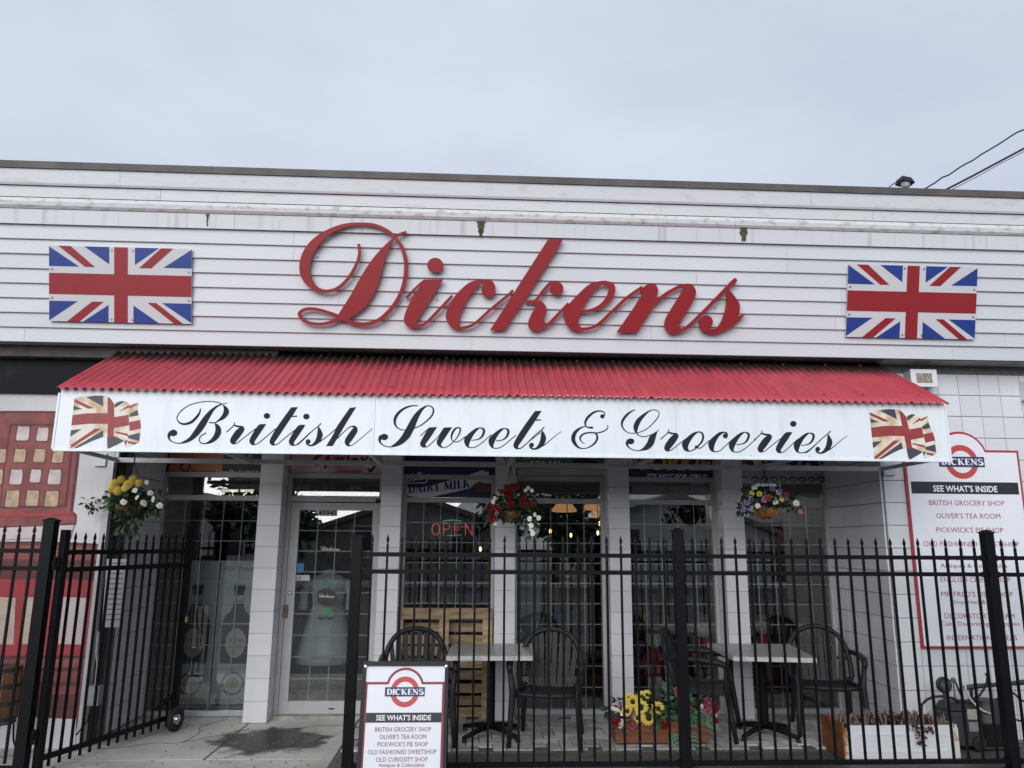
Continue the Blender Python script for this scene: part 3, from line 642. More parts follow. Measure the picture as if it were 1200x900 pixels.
gi2 = gi[:3]+[('S', [(430, 674, 14), (490, 664, 12), (560, 610, 12), (640, 535, 12), (700, 480, 12)])]
gt = [('P', [(975, 147), (1070, 144), (990, 270), (890, 420), (790, 570), (740, 640), (742, 665), (762, 675), (720, 687), (690, 670), (670, 635), (690, 570), (760, 450), (870, 290)]), ('S', [(985, 275, 18), (1058, 272, 18)]), ('S', [(720, 680, 14), (780, 665, 12), (860, 600, 12), (960, 520, 12), (1050, 450, 12)])]
gs = [('S', [(60, 680, 12), (110, 668, 12), (200, 590, 12), (300, 490, 12), (400, 410, 15), (433, 373, 16)]), ('P', [(395, 412), (432, 460), (457, 520), (452, 570), (412, 640), (340, 687), (270, 694), (225, 668), (262, 672), (305, 668), (348, 620), (375, 550), (386, 470)]), ('C', 253, 628, 34, 33), ('S', [(224, 628, 16), (238, 665, 18), (290, 683, 18)])]
gsx = [('S', [(405, 640, 16), (500, 570, 12), (600, 490, 12), (665, 435, 11)])]; gse = [('S', [(405, 645, 16), (480, 590, 11), (580, 505, 9), (670, 438, 7)])]
gh = [('P', [(840, 155), (930, 144), (780, 385), (600, 692), (503, 694), (610, 520), (660, 412)]), ('S', [(660, 590, 13), (760, 490, 13), (830, 430, 14), (890, 411, 14)]), ('P', [(850, 420), (900, 404), (937, 425), (949, 470), (930, 520), (870, 610), (830, 655), (842, 680), (810, 697), (772, 662), (770, 610), (800, 550), (860, 470), (893, 432)]), ('S', [(810, 690, 14), (870, 680, 11), (950, 620, 10), (1060, 530, 9), (1157, 445, 8)])]
gS = [('S', [(660, 127, 12), (580, 125, 18), (480, 155, 28), (390, 220, 38), (338, 300, 42), (333, 370, 32), (360, 425, 20), (420, 460, 14), (480, 468, 12)]), ('P', [(270, 700), (350, 640), (420, 560), (480, 460), (530, 370), (590, 270), (670, 180), (750, 130), (805, 116), (790, 132), (730, 185), (680, 270), (640, 360), (615, 430), (590, 480), (540, 570), (470, 640), (400, 682), (320, 705)]),
 ('S', [(790, 124, 12), (850, 140, 18), (876, 190, 24), (855, 260, 24), (790, 330, 20), (700, 400, 16), (610, 440, 12)]), ('S', [(330, 697, 16), (240, 703, 13), (170, 680, 16), (125, 638, 26), (122, 590, 50), (150, 560, 70)]), ('C', 183, 564, 56, 45)]
gw = [('S', [(695, 548, 14), (745, 500, 12), (820, 435, 14)]), ('P', [(820, 430), (927, 424), (840, 560), (760, 670), (772, 695), (745, 717), (708, 705), (688, 665), (700, 620), (770, 495)]), ('S', [(745, 708, 12), (800, 695, 12), (870, 630, 12), (950, 550, 12), (1015, 450, 12)]), ('P', [(1022, 432), (1138, 427), (1050, 560), (985, 660), (992, 690), (1012, 712), (965, 705), (928, 670), (923, 620), (960, 550)]),
 ('S', [(980, 710, 12), (1040, 712, 12), (1100, 680, 12), (1160, 628, 12), (1215, 560, 15), (1248, 490, 22), (1250, 445, 22), (1220, 433, 16), (1180, 450, 26), (1140, 510, 32), (1128, 570, 22), (1145, 618, 13), (1200, 635, 12), (1260, 610, 12), (1325, 555, 13)])]
ge = [('P', [(530, 430), (460, 438), (370, 500), (300, 568), (286, 620), (300, 672), (340, 714), (400, 722), (362, 705), (355, 680), (380, 610), (430, 520), (490, 455)]), ('S', [(515, 437, 14), (558, 455, 30), (565, 495, 34), (535, 560, 28), (480, 598, 15), (390, 612, 11)]), ('S', [(370, 716, 14), (440, 708, 12), (520, 660, 12), (620, 575, 12), (670, 530, 12)])]
gamp = [('C', 550, 275, 31, 29), ('S', [(574, 270, 16), (584, 235, 16), (550, 204, 17), (490, 200, 22), (420, 225, 30), (345, 290, 36), (310, 360, 30), (318, 410, 18), (350, 430, 20), (400, 432, 32), (422, 431, 18)]), ('S', [(310, 415, 11), (240, 440, 26), (170, 500, 48), (140, 580, 58), (160, 650, 48), (215, 710, 26), (290, 727, 13), (370, 705, 18), (440, 655, 26), (478, 590, 30), (470, 530, 26), (430, 505, 20), (350, 505, 20), (280, 525, 24), (240, 570, 26), (245, 610, 18), (275, 645, 12), (302, 662, 9)]), ('S', [(430, 508, 14), (520, 500, 17), (600, 465, 16), (630, 430, 13), (618, 400, 11)])]
gG = [('S', [(232, 123, 11), (170, 150, 22), (100, 210, 36), (50, 290, 34), (48, 350, 24), (90, 415, 15), (150, 448, 12), (230, 450, 11), (330, 425, 12), (430, 365, 13), (520, 270, 15), (565, 200, 13), (560, 150, 12), (520, 126, 12), (470, 124, 14)]), ('P', [(500, 118), (430, 130), (330, 190), (250, 260), (210, 340), (213, 400), (240, 450), (275, 484), (260, 440), (264, 410), (300, 310), (370, 210), (440, 145)]), ('S', [(255, 455, 16), (300, 490, 12), (360, 500, 12), (440, 480, 11), (520, 440, 11), (567, 403, 9)]), ('P', [(548, 415), (440, 490), (400, 580), (340, 660), (280, 695), (350, 695), (425, 675), (490, 610), (517, 530)]), ('S', [(340, 690, 14), (250, 697, 12), (170, 670, 14), (125, 628, 26), (120, 590, 46), (145, 560, 66)]), ('C', 168, 565, 52, 42)]
go = [('P', [(1130, 423), (1040, 448), (940, 530), (893, 590), (893, 630), (920, 687), (970, 712), (1020, 707), (985, 690), (975, 650), (1000, 580), (1060, 490), (1120, 440)]), ('S', [(1115, 431, 14), (1170, 447, 24), (1188, 500, 30), (1170, 570, 28), (1120, 628, 22), (1060, 682, 16), (990, 708, 14)]), ('C', 1095, 645, 26, 22), ('S', [(1095, 655, 14), (1150, 660, 12), (1210, 612, 12), (1275, 550, 13)])]
gc = [('P', [(460, 428), (390, 440), (300, 510), (243, 580), (243, 630), (265, 687), (310, 717), (360, 717), (325, 700), (318, 670), (340, 590), (390, 500), (450, 450)]), ('S', [(440, 437, 16), (495, 447, 20), (508, 480, 20)]), ('C', 480, 490, 36, 34), ('S', [(330, 714, 13), (400, 700, 12), (480, 630, 12), (565, 552, 12)])]
WORDS = [(gB, Z1, (0, 0)), (gr, Z1, (0, 0)), (gi, Z2, (0, 0)), (gt, Z2, (0, 0)), (gi2, Z2, (555, 10)), (gs+gsx, Z3, (0, 0)), (gh, Z3, (0, 0)), (gS, Z4, (0, 0)), (gw, Z4, (0, 0)), (ge, Z5, (0, 0)), (ge, Z5, (343, 8)), (gt, Z6, (-412, 52)), (gs+gse, Z6, (262, 50)), (gamp, Z7, (0, 0)),
         (gG, Z8, (0, 0)), (gr, Z8, (-315, 40)), (go, Z8, (0, 0)), (gc, Z9, (0, 0)), (ge, Z9, (243, 2)), (gr, Z9, (-22, 54)), (gi2, Z10, (-277, 52)), (ge, Z10, (76, 12)), (gs+gse, Z10, (447, 47))]
for gl, zf, off in WORDS: glyph(gl, zf, .0015, .0003, INK, 'script_letter', AW, off, .00012)
# two waving flag prints
FLB = [(205, 150), (300, 120), (400, 105), (500, 100), (610, 103), (670, 113), (720, 150), (762, 215), (790, 195), (850, 178), (915, 180), (950, 195), (975, 230), (1040, 210), (1107, 203), (1100, 300), (1115, 370), (1137, 450), (1142, 530), (1137, 620), (1120, 740), (1090, 775), (1000, 810), (920, 838), (910, 760), (900, 748), (830, 782), (670, 858), (658, 840), (665, 682), (560, 702), (420, 762), (240, 842), (122, 848), (150, 680), (170, 510), (190, 300)]
FLN = [[(370, 125), (500, 103), (610, 106), (612, 255)], [(195, 240), (320, 293), (190, 307)], [(155, 590), (310, 572), (147, 684)], [(610, 590), (612, 682), (450, 742), (240, 840), (200, 838)], [(768, 235), (800, 200), (860, 180), (917, 182), (850, 230), (774, 276)], [(975, 365), (1092, 300), (1107, 380), (985, 405)], [(666, 690), (760, 670), (905, 737), (830, 780), (680, 852), (670, 800)], [(960, 665), (1128, 625), (1118, 740), (960, 702)], [(907, 745), (960, 722), (918, 805)]]
FLR = [[(205, 150), (240, 165), (480, 278), (400, 288), (203, 190)], [(180, 375), (400, 350), (672, 350), (672, 115), (720, 150), (764, 218), (766, 404), (970, 372), (974, 520), (760, 558), (756, 690), (672, 690), (672, 500), (420, 498), (163, 522)], [(976, 475), (1130, 445), (1141, 565), (982, 600)], [(124, 818), (500, 565), (582, 568), (150, 845)], [(830, 332), (970, 232), (985, 262), (900, 300)], [(976, 255), (1105, 205), (1080, 232), (982, 286)], [(790, 605), (960, 640), (960, 674), (765, 618)], [(960, 742), (1087, 766), (1050, 792), (963, 772)]]
dxf = onY(1018.75, 483.3, YAWN).x-onY(87.1, 467.5, YAWN).x
for k, dx in enumerate((0, dxf)):
    f = lambda x, y, d: fV(70+x/12, 455+y/12, d)+Vector((dx, 0, -.006*k))
    m_ = MB(); outline(m_, FLB, f, .001, .0003, True, 3); b0 = m_.obj('flag_print', CREAM, AW)
    for p in FLN: m_ = MB(); outline(m_, p, f, .0016, .0008, False); m_.obj('flag_navy', NAVYP, b0)
    for p in FLR: m_ = MB(); outline(m_, p, f, .0022, .0008, False); m_.obj('flag_red', PRED, b0)

# ================================================================== BIG SCRIPT SIGN on the siding
SG = thing('script_sign', 'large red cut-out script letters spelling the shop name on white siding', 'sign', fas(.2, .5, .05))
def fD(sx_, ox, oy):
    return lambda x, y, d: onP(ox+x/sx_, oy+y/sx_, FP0+FN*.075, FN)+FN*d
DA, DB, DC = fD(6.207, 340, 250), fD(4, 330, 240), fD(4, 600, 240)
dD = [('S', [(497, 222, 20), (503, 290, 20), (485, 360, 20), (430, 460, 22), (350, 540, 22), (260, 566, 24), (180, 543, 38), (120, 470, 66), (104, 390, 76), (125, 300, 76), (185, 210, 62), (280, 135, 40), (400, 88, 28), (510, 76, 20), (620, 88, 24), (710, 130, 25), (765, 178, 22), (812, 245, 26), (838, 330, 28), (841, 420, 28), (825, 520, 28), (785, 620, 28), (720, 710, 28), (640, 778, 28), (550, 806, 27), (460, 797, 28), (380, 762, 28), (290, 725, 22), (190, 697, 22), (110, 697, 22), (66, 728, 22), (90, 773, 22), (150, 798, 20), (230, 804, 20), (310, 785, 24), (370, 745, 30)]),
 ('P', [(345, 742), (430, 610), (520, 450), (600, 330), (680, 240), (745, 178), (765, 158), (742, 210), (700, 300), (668, 420), (630, 540), (570, 650), (500, 720), (430, 765), (360, 785)]), ('S', [(752, 172, 20), (800, 150, 18), (845, 131, 9)])]
di = [('P', [(668, 350), (758, 349), (700, 440), (650, 520), (632, 550), (650, 562), (620, 578), (590, 570), (573, 545), (580, 505), (610, 440)]), ('S', [(583, 437, 12), (640, 378, 10), (672, 352, 8)]), ('C', 720, 283, 38, 35), ('S', [(620, 571, 14), (670, 558, 13), (730, 500, 13), (800, 425, 12)])]
dc = [('P', [(950, 349), (880, 364), (810, 430), (773, 500), (773, 540), (800, 577), (850, 587), (832, 555), (845, 500), (880, 430), (932, 370)]), ('S', [(935, 359, 20), (980, 368, 26), (994, 398, 20)]), ('C', 970, 402, 33, 31), ('S', [(835, 580, 14), (900, 560, 13), (980, 490, 13), (1060, 425, 13), (1085, 400, 13)])]
dk_ = [('P', [(170, 160), (241, 160), (110, 370), (-35, 588), (-104, 588), (10, 410)]), ('S', [(66, 455, 14), (110, 448, 14), (150, 400, 16), (185, 365, 16), (220, 372, 18)]), ('C', 210, 392, 31, 32), ('P', [(80, 447), (120, 446), (150, 462), (162, 492), (150, 540), (160, 555), (115, 594), (88, 585), (76, 560), (85, 525), (112, 475)]), ('S', [(115, 586, 16), (165, 563, 14), (215, 515, 14), (265, 462, 13)])]
de = [('P', [(445, 355), (370, 368), (300, 430), (248, 490), (243, 520), (260, 567), (295, 592), (340, 590), (316, 565), (312, 540), (332, 490), (372, 420), (425, 372)]), ('S', [(420, 364, 18), (466, 378, 28), (464, 420, 30), (430, 465, 22), (380, 492, 16), (325, 500, 12)]), ('S', [(310, 585, 16), (390, 570, 14), (470, 500, 14), (540, 435, 14), (612, 385, 14)])]
dn = [('P', [(600, 400), (640, 370), (670, 369), (685, 395), (680, 430), (665, 475), (586, 598), (491, 598), (560, 500), (612, 418)]), ('S', [(640, 490, 16), (720, 420, 16), (800, 376, 16)]), ('P', [(770, 388), (820, 369), (850, 380), (863, 410), (850, 450), (800, 535), (783, 570), (798, 585), (775, 602), (745, 605), (720, 582), (718, 545), (740, 500), (808, 392)]), ('S', [(770, 596, 14), (820, 575, 14), (900, 500, 14), (980, 420, 16), (1035, 365, 20), (1052, 348, 16)])]
ds = [('P', [(1008, 385), (1045, 430), (1069, 470), (1062, 525), (1098, 508), (1055, 553), (1000, 588), (950, 605), (905, 597), (884, 570), (940, 582), (965, 572), (988, 535), (1006, 470)]), ('C', 911, 548, 31, 30), ('S', [(888, 548, 16), (898, 582, 20), (945, 592, 20)])]
for gl, zf in ((dD, DA), (di, DB), (dc, DB), (dk_, DC), (de, DC), (dn, DC), (ds, DC)): glyph(gl, zf, 0, -.028, SIGNRED, 'letter', SG, (0, 0), .0006)
for (x, y) in ((372, 300), (430, 330), (440, 300), (512, 350), (540, 360), (612, 330), (640, 362), (690, 350), (762, 350), (795, 350), (838, 360)):
    p = onP(x, y, FP0+FN*.03, FN); MB().tube([p-FN*.02, p+FN*.016], .006, 6).obj('standoff', STEEL, SG)

# two flag panels
def flagpanel(x0, x1, s0, s1, label):
    P = thing('flag_panel', label, 'flag sign', fas((x0+x1)/2, s0, .04), 'flag panels on the siding')
    f = lambda u, v, d: fas(x0+(x1-x0)*u, s1+(s0-s1)*v, .045+d)
    names = ('panel', 'blue_field', 'red_cross')
    for k, (mt, polys) in enumerate(JACK):
        for p in polys:
            m_ = MB(); outline(m_, p, f, .0012*k, .0012*k-.0011 if k else -.012, False); m_.obj(names[k] if not (k == 2 and len(p) == 4) else 'red_stripe', mt, P)
    for (u, v) in ((.435, .04), (.585, .04), (.02, .31), (.98, .31), (.02, .69), (.98, .69), (.435, .96), (.585, .96)):
        p = f(u, v, .001); MB().tube([p, p+FN*.005], [.011, .007], 8).obj('screw', STEEL, P)
flagpanel(-3.675, -2.468, .198, .848, 'flag panel on the siding left of the red script letters, above the mural')
flagpanel(3.385, 4.598, .205, .864, 'flag panel on the siding right of the red script letters, above the menu sign')

# ================================================================== MURAL on the left wall
MU = thing('mural', 'painted red window and shopfront mural on the pale left wall', 'mural', onY(40, 850, YWALL))
MR1 = M('mural brick red', (.30, .085, .08), .7, .45, 5, .05, 20); MR2 = M('mural bright red', (.42, .05, .06), .7, .3, 3); MR3 = M('mural dark red', (.14, .045, .045), .75, .35, 6, stretch=(.3, 1, 2))
MPK = M('mural pale pink', (.60, .50, .50), .75, .15, 6); MCR = M('mural cream', (.60, .50, .40), .7, .3, 8); MPN = M('mural pane pink', (.66, .56, .56), .7, .3, 12); MYE = M('mural pane ochre', (.58, .43, .29), .7, .4, 14)
MRIM = M('mural pane shadow', (.20, .07, .055), .7, .5, 9)
MLV = M('mural lavender white', (.60, .56, .60), .7, .1, 5)
fM = fY(YWALL)
def q8(x, y): return (x/3.4625, 400+y/3.4625)
def q3(x, y): return (x/3, 600+y/3)
def paint(mat, pts, lay, name='paint', conv=q8, smooth=True):
    m_ = MB(); outline(m_, [conv(*p) for p in pts], fM, .002+lay*.0015, .0005+lay*.0015 if lay else -.001, smooth, 3); return m_.obj(name, mat, MU)
paint(MR3, [(-30, 283), (20, 282), (225, 283), (330, 288), (335, 300), (322, 470), (296, 690), (312, 703), (310, 742), (270, 760), (-30, 765)], 0)
paint(MR1, [(-30, 300), (25, 292), (222, 292), (318, 300), (308, 480), (284, 690), (305, 710), (302, 738), (150, 748), (-30, 752)], 1)
paint(MR3, [(40, 335), (300, 335), (292, 470), (270, 672), (0, 678), (15, 500)], 2)
paint(MR1, [(48, 342), (292, 342), (284, 470), (262, 664), (5, 670), (22, 500)], 3)
for k, (a, b, c, d) in enumerate([(65, 120, 345, 402), (147, 197, 350, 404), (225, 272, 350, 404), (55, 105, 437, 490), (135, 185, 437, 490), (210, 258, 445, 492), (38, 92, 520, 580), (120, 167, 520, 572), (193, 248, 520, 580), (20, 78, 605, 672), (103, 158, 605, 667), (180, 238, 607, 670), (-20, 25, 437, 492), (-30, 12, 520, 580)]):
    s_ = 5
    paint(MRIM, [(a+s_-5, c-4), (b+4, c-2), (b-s_+4, d+5), (a-5, d+3)], 4, 'painted_rim')
    paint([MPN, MYE, MPN, MYE][min(k//3, 3)] if k < 12 else MYE, [(a+s_+4, c-1), (a+s_+20, c+1), (b-3, c), (b, c+12), (b-s_, d-4), (b-s_-6, d), (a+4, d), (a, d-8)], 5, 'painted_pane')
paint(MR2, [(-30, 700), (296, 694), (300, 706), (-30, 714)], 3)
paint(MPK, [(-30, 758), (300, 745), (285, 800), (270, 806), (120, 800), (-30, 808)], 5)
paint(MR3, [(-30, 105), (150, 103), (362, 112), (350, 240), (330, 400), (300, 600), (262, 800), (265, 830), (-30, 830)], 0, 'paint', q3)
paint(MR1, [(-30, 115), (355, 120), (345, 170), (-30, 165)], 1, 'paint', q3)
paint(MR2, [(-30, 235), (340, 240), (322, 400), (305, 505), (-30, 505)], 2, 'paint', q3)
for a, b in ((-30, 55), (78, 150), (205, 303)): paint(MCR if a != 205 else MPK, [(a+6, 298), (b, 302), (b-8, 466), (a, 464)], 3, 'painted_pane', q3)
paint(MR1, [(-30, 520), (300, 515), (285, 640), (-30, 650)], 2, 'paint', q3)
paint(MR3, [(-30, 550), (290, 545), (288, 560), (-30, 566)], 3, 'paint', q3); paint(MR3, [(-30, 600), (285, 596), (282, 612), (-30, 618)], 3, 'paint', q3)
paint(MLV, [(-30, 715), (100, 722), (268, 728), (262, 832), (-30, 832)], 4, 'paint', q3)

# notice, meter box with conduit, left of the recess
nn = MB().hexa([onY(120, 735, YWALL-.002), onY(144, 735, YWALL-.002), onY(144, 735, YWALL-.002)+Vector((0, -.012, 0)), onY(120, 735, YWALL-.002)+Vector((0, -.012, 0)), onY(126, 655, YWALL-.002), onY(149, 655, YWALL-.002), onY(149, 655, YWALL-.002)+Vector((0, -.012, 0)), onY(126, 655, YWALL-.002)+Vector((0, -.012, 0))])
n0 = tag(nn.obj('notice_sheet', M('notice grey', (.33, .33, .35), .6), None), 'grey paper notice with rows of small print beside the mural', 'notice')
for k in range(12):
    y = 660+k*6; s_ = .073*(y-655)
    m_ = MB(); ribbon(m_, [(128-s_, y, 1.6), (138-s_, y, 1.6), (146-s_, y, 1.6)], fY(YWALL-.016), .0, -.001); m_.obj('print_line', M('print grey', (.12, .12, .13), .6), n0)
mbx = thing('meter_box', 'small grey electrical box with conduit low on the mural wall', 'electrical box', onY(110, 860, YWALL-.05))
p = onY(110, 815, YWALL-.05); MB().box(p.x-.05, p.x+.05, YWALL-.08, YWALL-.001, p.z-.075, p.z+.075).obj('box', M('grey enamel', (.30, .31, .32), .5, .2, 20), mbx)
MB().box(p.x-.04, p.x+.04, YWALL-.088, YWALL-.0805, p.z-.062, p.z+.062).obj('cover', M('grey enamel', (.3, .3, .3)), mbx)
MB().tube([(p.x, YWALL-.04, p.z+.075), (p.x, YWALL-.04, p.z+.25), (p.x-.02, YWALL-.04, p.z+.32), (p.x-.03, YWALL-.03, p.z+.5)], .012, 6).obj('conduit', M('grey enamel', (.3, .3, .3)), mbx)
MB().tube([(p.x-.02, YWALL-.04, p.z-.075), (p.x-.03, YWALL-.05, p.z-.2), (p.x-.10, YWALL-.06, p.z-.3)], .008, 6).obj('conduit', RESIN, mbx)

# ================================================================== MENU SIGN on the right wall
def roundel(parent, f, cx, cy, r, names=True):
    """f(x,y,d) y up"""
    n = 40; m_ = MB(); o_, i_ = r, r*.66
    vs = []; fs = []
    for k in range(n):
        a = 6.28318*k/n
        for rr, d in ((o_, .0008), (i_, .0008)): vs.append(f(cx+rr*math.cos(a), cy+rr*math.sin(a), d))
    for k in range(n): a = 2*k; b = 2*((k+1) % n); fs.append((a, b, b+1, a+1))
    m_.add(vs, fs); m_.obj('roundel_ring', LOGOR, parent)
    bwid, bh = r*1.38, r*.30
    MB().prism([f(cx+a*bwid, cy+b*bh, .0018) for a, b in ((-1, -1), (1, -1), (1, 1), (-1, 1))], [f(cx+a*bwid, cy+b*bh, .0009) for a, b in ((-1, -1), (1, -1), (1, 1), (-1, 1))]).obj('roundel_bar', LOGOB, parent)
    serif('lettering', 'DICKENS', f, cx-bwid*.92, cx+bwid*.94, cy-bh*.62, bh*1.24, .0026, .0019, WHT, parent, 1.25)
LINES = ['BRITISH GROCERY SHOP', "OLIVER'S TEA ROOM", "PICKWICK'S PIE SHOP", 'OLD FASHIONED SWEETSHOP', 'OLD CURIOSITY SHOP', 'Antiques & Collectables', 'ENGLISH CHINA SHOP', "MR.FRED'S FISH SHOP", 'Imported & Local', "DECORATOR'S DREAM", 'Cake Decorating & Supplies', 'INTERNATIONAL TEAS']
def signboard(parent, f, nrm, upv, W, H, lines, aw, frame_in, hdr, ring, board=True):
    """coords: x 0..W, y down from 0; f(x, -y)"""
    pass
ys_ = YWALL-.012
zt = onY(1175, 578-50, ys_).z; xl = onY(1060, 560, ys_).x; xc = onY(1126, 540, ys_).x; xr = xc*2-xl; zbm = onY(1100, 760, ys_).z
MS = thing('menu_sign', 'tall white wall sign with red edge and list of shops beside the recess', 'sign', (xc, ys_, zbm))
def archpts(a, off):  # outline of board with half-round top
    x0, x1, z0, z1 = xl+off, xr-off, zbm+off, zt-off; r = (onY(1154, 528, ys_).x-xc)-off*.6; h = onY(1128, 506, ys_).z-zt+off*.0
    pts = [(x0, z0), (x1, z0), (x1, z1), (xc+r, z1)]
    # circular arc of half chord r and rise h
    rad = (r*r+h*h)/(2*h); cz = z1+h-rad; a0 = math.asin(min(1, r/rad))
    for k in range(1, 14): t_ = a0-2*a0*k/14; pts.append((xc+rad*math.sin(t_), cz+rad*math.cos(t_)))
    pts += [(xc-r, z1), (x0, z1)]
    return pts
o1 = archpts(0, 0); o2 = archpts(0, .022)
MB().prism([(x, ys_-.012, z) for x, z in o1], [(x, ys_+.010, z) for x, z in o1]).obj('red_border', M('sign border red', (.36, .03, .045), .4), MS)
bd = MB().prism([(x, ys_-.016, z) for x, z in o2], [(x, ys_-.0125, z) for x, z in o2]).obj('board', PANELW, MS)
fS = lambda x, y, d: Vector((x, ys_-.0165-d, y))
roundel(MS, fS, onY(1125.5, 541, ys_).x, onY(1130, 541.5, ys_).z, .158)
za, zb_ = onY(1128, 565, ys_).z, onY(1128, 579, ys_).z
MB().prism([fS(x, z, .001) for x, z in ((xl+.045, zb_), (xr-.045, zb_), (xr-.045, za), (xl+.045, za))], [fS(x, z, 0) for x, z in ((xl+.045, zb_), (xr-.045, zb_), (xr-.045, za), (xl+.045, za))]).obj('header_bar', LOGOBLK, MS)
def mline(s, yb, x0, x1, h, mat=INKRED, bold=.0, lift=.0006):
    a = onY(x0, yb, ys_); b = onY(x1, yb, ys_); xm = (a.x+b.x)/2; hw = (b.x-a.x)/2; z = a.z
    text('lettering', s, (xc-hw, ys_-.0165, z), (xc+hw, ys_-.0165, z), (onY(x0, yb-h, ys_)-a).length, UZ, NY, mat, MS, bold=bold, lift=lift)
mline("SEE WHAT'S INSIDE", 576.0, 1092, 1167, 7, WHT, .02, .0016)
for s, yb, wd, h in (('BRITISH GROCERY SHOP', 592, 88, 6), ("OLIVER'S TEA ROOM", 607.3, 75, 6), ("PICKWICK'S PIE SHOP", 623.8, 78, 6), ('OLD FASHIONED SWEETSHOP', 640, 112, 6), ('OLD CURIOSITY SHOP', 656.5, 82, 6), ('Antiques & Collectables', 665, 78, 5), ('ENGLISH CHINA SHOP', 682, 82, 6), ("MR FRED'S FISH SHOP", 699, 84, 6), ('Imported & Local', 707.5, 56, 5), ("DECORATOR'S DREAM", 724.5, 82, 6), ('Cake Decorating & Supplies', 733, 92, 5), ('INTERNATIONAL TEAS', 750, 82, 6)):
    mline(s, yb, 1128-wd/2, 1128+wd/2, h, INKRED, 0)

# wall light box under the eave
p = onY(1080, 444, YWALL-.1); LB = thing('wall_light', 'small white box light on the tiled wall above the awning', 'wall light', (p.x, YWALL, p.z))
MB().box(p.x-.115, p.x+.115, YWALL-.13, YWALL-.002, p.z-.075, p.z+.075).obj('housing', M('light housing', (.52, .50, .46), .6, .25, 12), LB)
MB().box(p.x-.125, p.x+.125, YWALL-.142, YWALL-.1305, p.z-.082, p.z+.082).obj('bezel', ENAMEL, LB)
MB().box(p.x-.075, p.x+.075, YWALL-.146, YWALL-.1425, p.z-.045, p.z+.045).obj('lens', M('yellowed lens', (.42, .36, .27), .4, .6, 60), LB)
# small fitting at the right picture edge
p = onY(1199, 458, YWALL-.05); VB = thing('wall_vent', 'white louvred vent hood high on the tiled wall at right edge', 'vent', (p.x+.08, YWALL, p.z))
MB().box(p.x, p.x+.2, YWALL-.1, YWALL-.002, p.z-.09, p.z+.09).obj('hood', ENAMEL, VB)
for k in range(3): MB().box(p.x+.005, p.x+.195, YWALL-.115, YWALL-.1005, p.z-.08+k*.055, p.z-.045+k*.055).obj('louvre', M('grey enamel', (.3, .3, .3)), VB)

# roof lamp and wires
p = onY(1060, 215, 6.6); RL = thing('roof_lamp', 'small floodlight standing on the parapet', 'floodlight', (p.x, 6.6, 4.86))
MB().lathe([(.012, 0), (.03, .01), (.045, .04), (.05, .075)], (p.x+.01, 6.6, p.z-.045), 12).obj('reflector', M('lamp lens grey', (.5, .5, .5), .3), RL)
MB().hexa([(p.x-.055, 6.54, p.z+.01), (p.x+.07, 6.54, p.z-.015), (p.x+.07, 6.67, p.z-.015), (p.x-.055, 6.67, p.z+.01), (p.x-.045, 6.55, p.z+.055), (p.x+.04, 6.55, p.z+.04), (p.x+.04, 6.66, p.z+.04), (p.x-.045, 6.66, p.z+.055)]).obj('housing', RESIN, RL)
MB().tube([(p.x-.05, 6.6, p.z+.02), (p.x-.10, 6.6, p.z+.0), (p.x-.14, 6.62, p.z-.03), (p.x-.15, 6.7, p.z-.06)], .005, 5).obj('cable', RESIN, RL)
MB().tube([(p.x+.02, 6.62, p.z-.03), (p.x+.02, 6.62, 4.775)], .012, 6).obj('stem', RESIN, RL)
def wire(pts, Y0, Y1, r, label):
    P = []
    n = len(pts)
    for i, (x, y) in enumerate(pts): t_ = i/(n-1); P.append(onY(x, y, Y0+(Y1-Y0)*t_))
    d = (P[-1]-P[-2]).normalized(); P.append(P[-1]+d*12); d0 = (P[0]-P[1]).normalized(); P.insert(0, P[0]+d0*.35)
    tag(MB().tube(P, r, 6).obj('overhead_wire', RESIN), label, 'wire', 'wires over the roof')
wire([(1086, 220), (1096, 214), (1104, 208), (1112, 205), (1122, 198), (1130, 193), (1140, 188), (1150, 181), (1162, 174), (1172, 168), (1184, 160), (1192, 155), (1200, 152)], 8.2, 8.0, .009, 'wavy black service wire, the upper one rising at right')
wire([(1111, 221), (1140, 206), (1170, 190), (1200, 174)], 8.4, 8.0, .012, 'thick straight black wire, middle one rising at right')
wire([(1116, 222), (1145, 207), (1172, 192), (1200, 177.5)], 8.4, 8.0, .004, 'thin wire just under the thick straight black one')

# ================================================================== FENCES AND GATE
def picket(parent, p, z0, z1, wd=.0165, rotz=0):
    """square picket with pressed spear top, local to parent origin"""
    m_ = MB(); h = wd/2; m_.hexa([(-h, -h, z0), (h, -h, z0), (h, h, z0), (-h, h, z0), (-h, -h, z1-.075), (h, -h, z1-.075), (h, h, z1-.075), (-h, h, z1-.075)]); return m_
def spear(z1, wd=.0175):
    m_ = MB(); h = wd/2
    prof = [(z1-.0749, h*.75, h*.75), (z1-.066, h*.5, h*.6), (z1-.045, h*1.35, h*.6), (z1-.03, h*1.1, h*.5), (z1, .001, .001)]
    vs = []; fs = []
    for z, a, b in prof: vs += [(-a, -b, z), (a, -b, z), (a, b, z), (-a, b, z)]
    for i in range(4):
        for k in range(4): fs.append((i*4+k, i*4+(k+1) % 4, i*4+4+(k+1) % 4, i*4+4+k))
    return m_.add(vs, fs)
PICK = picket(None, None, .05, 1.725); SPR = spear(1.725)
pmesh = {}
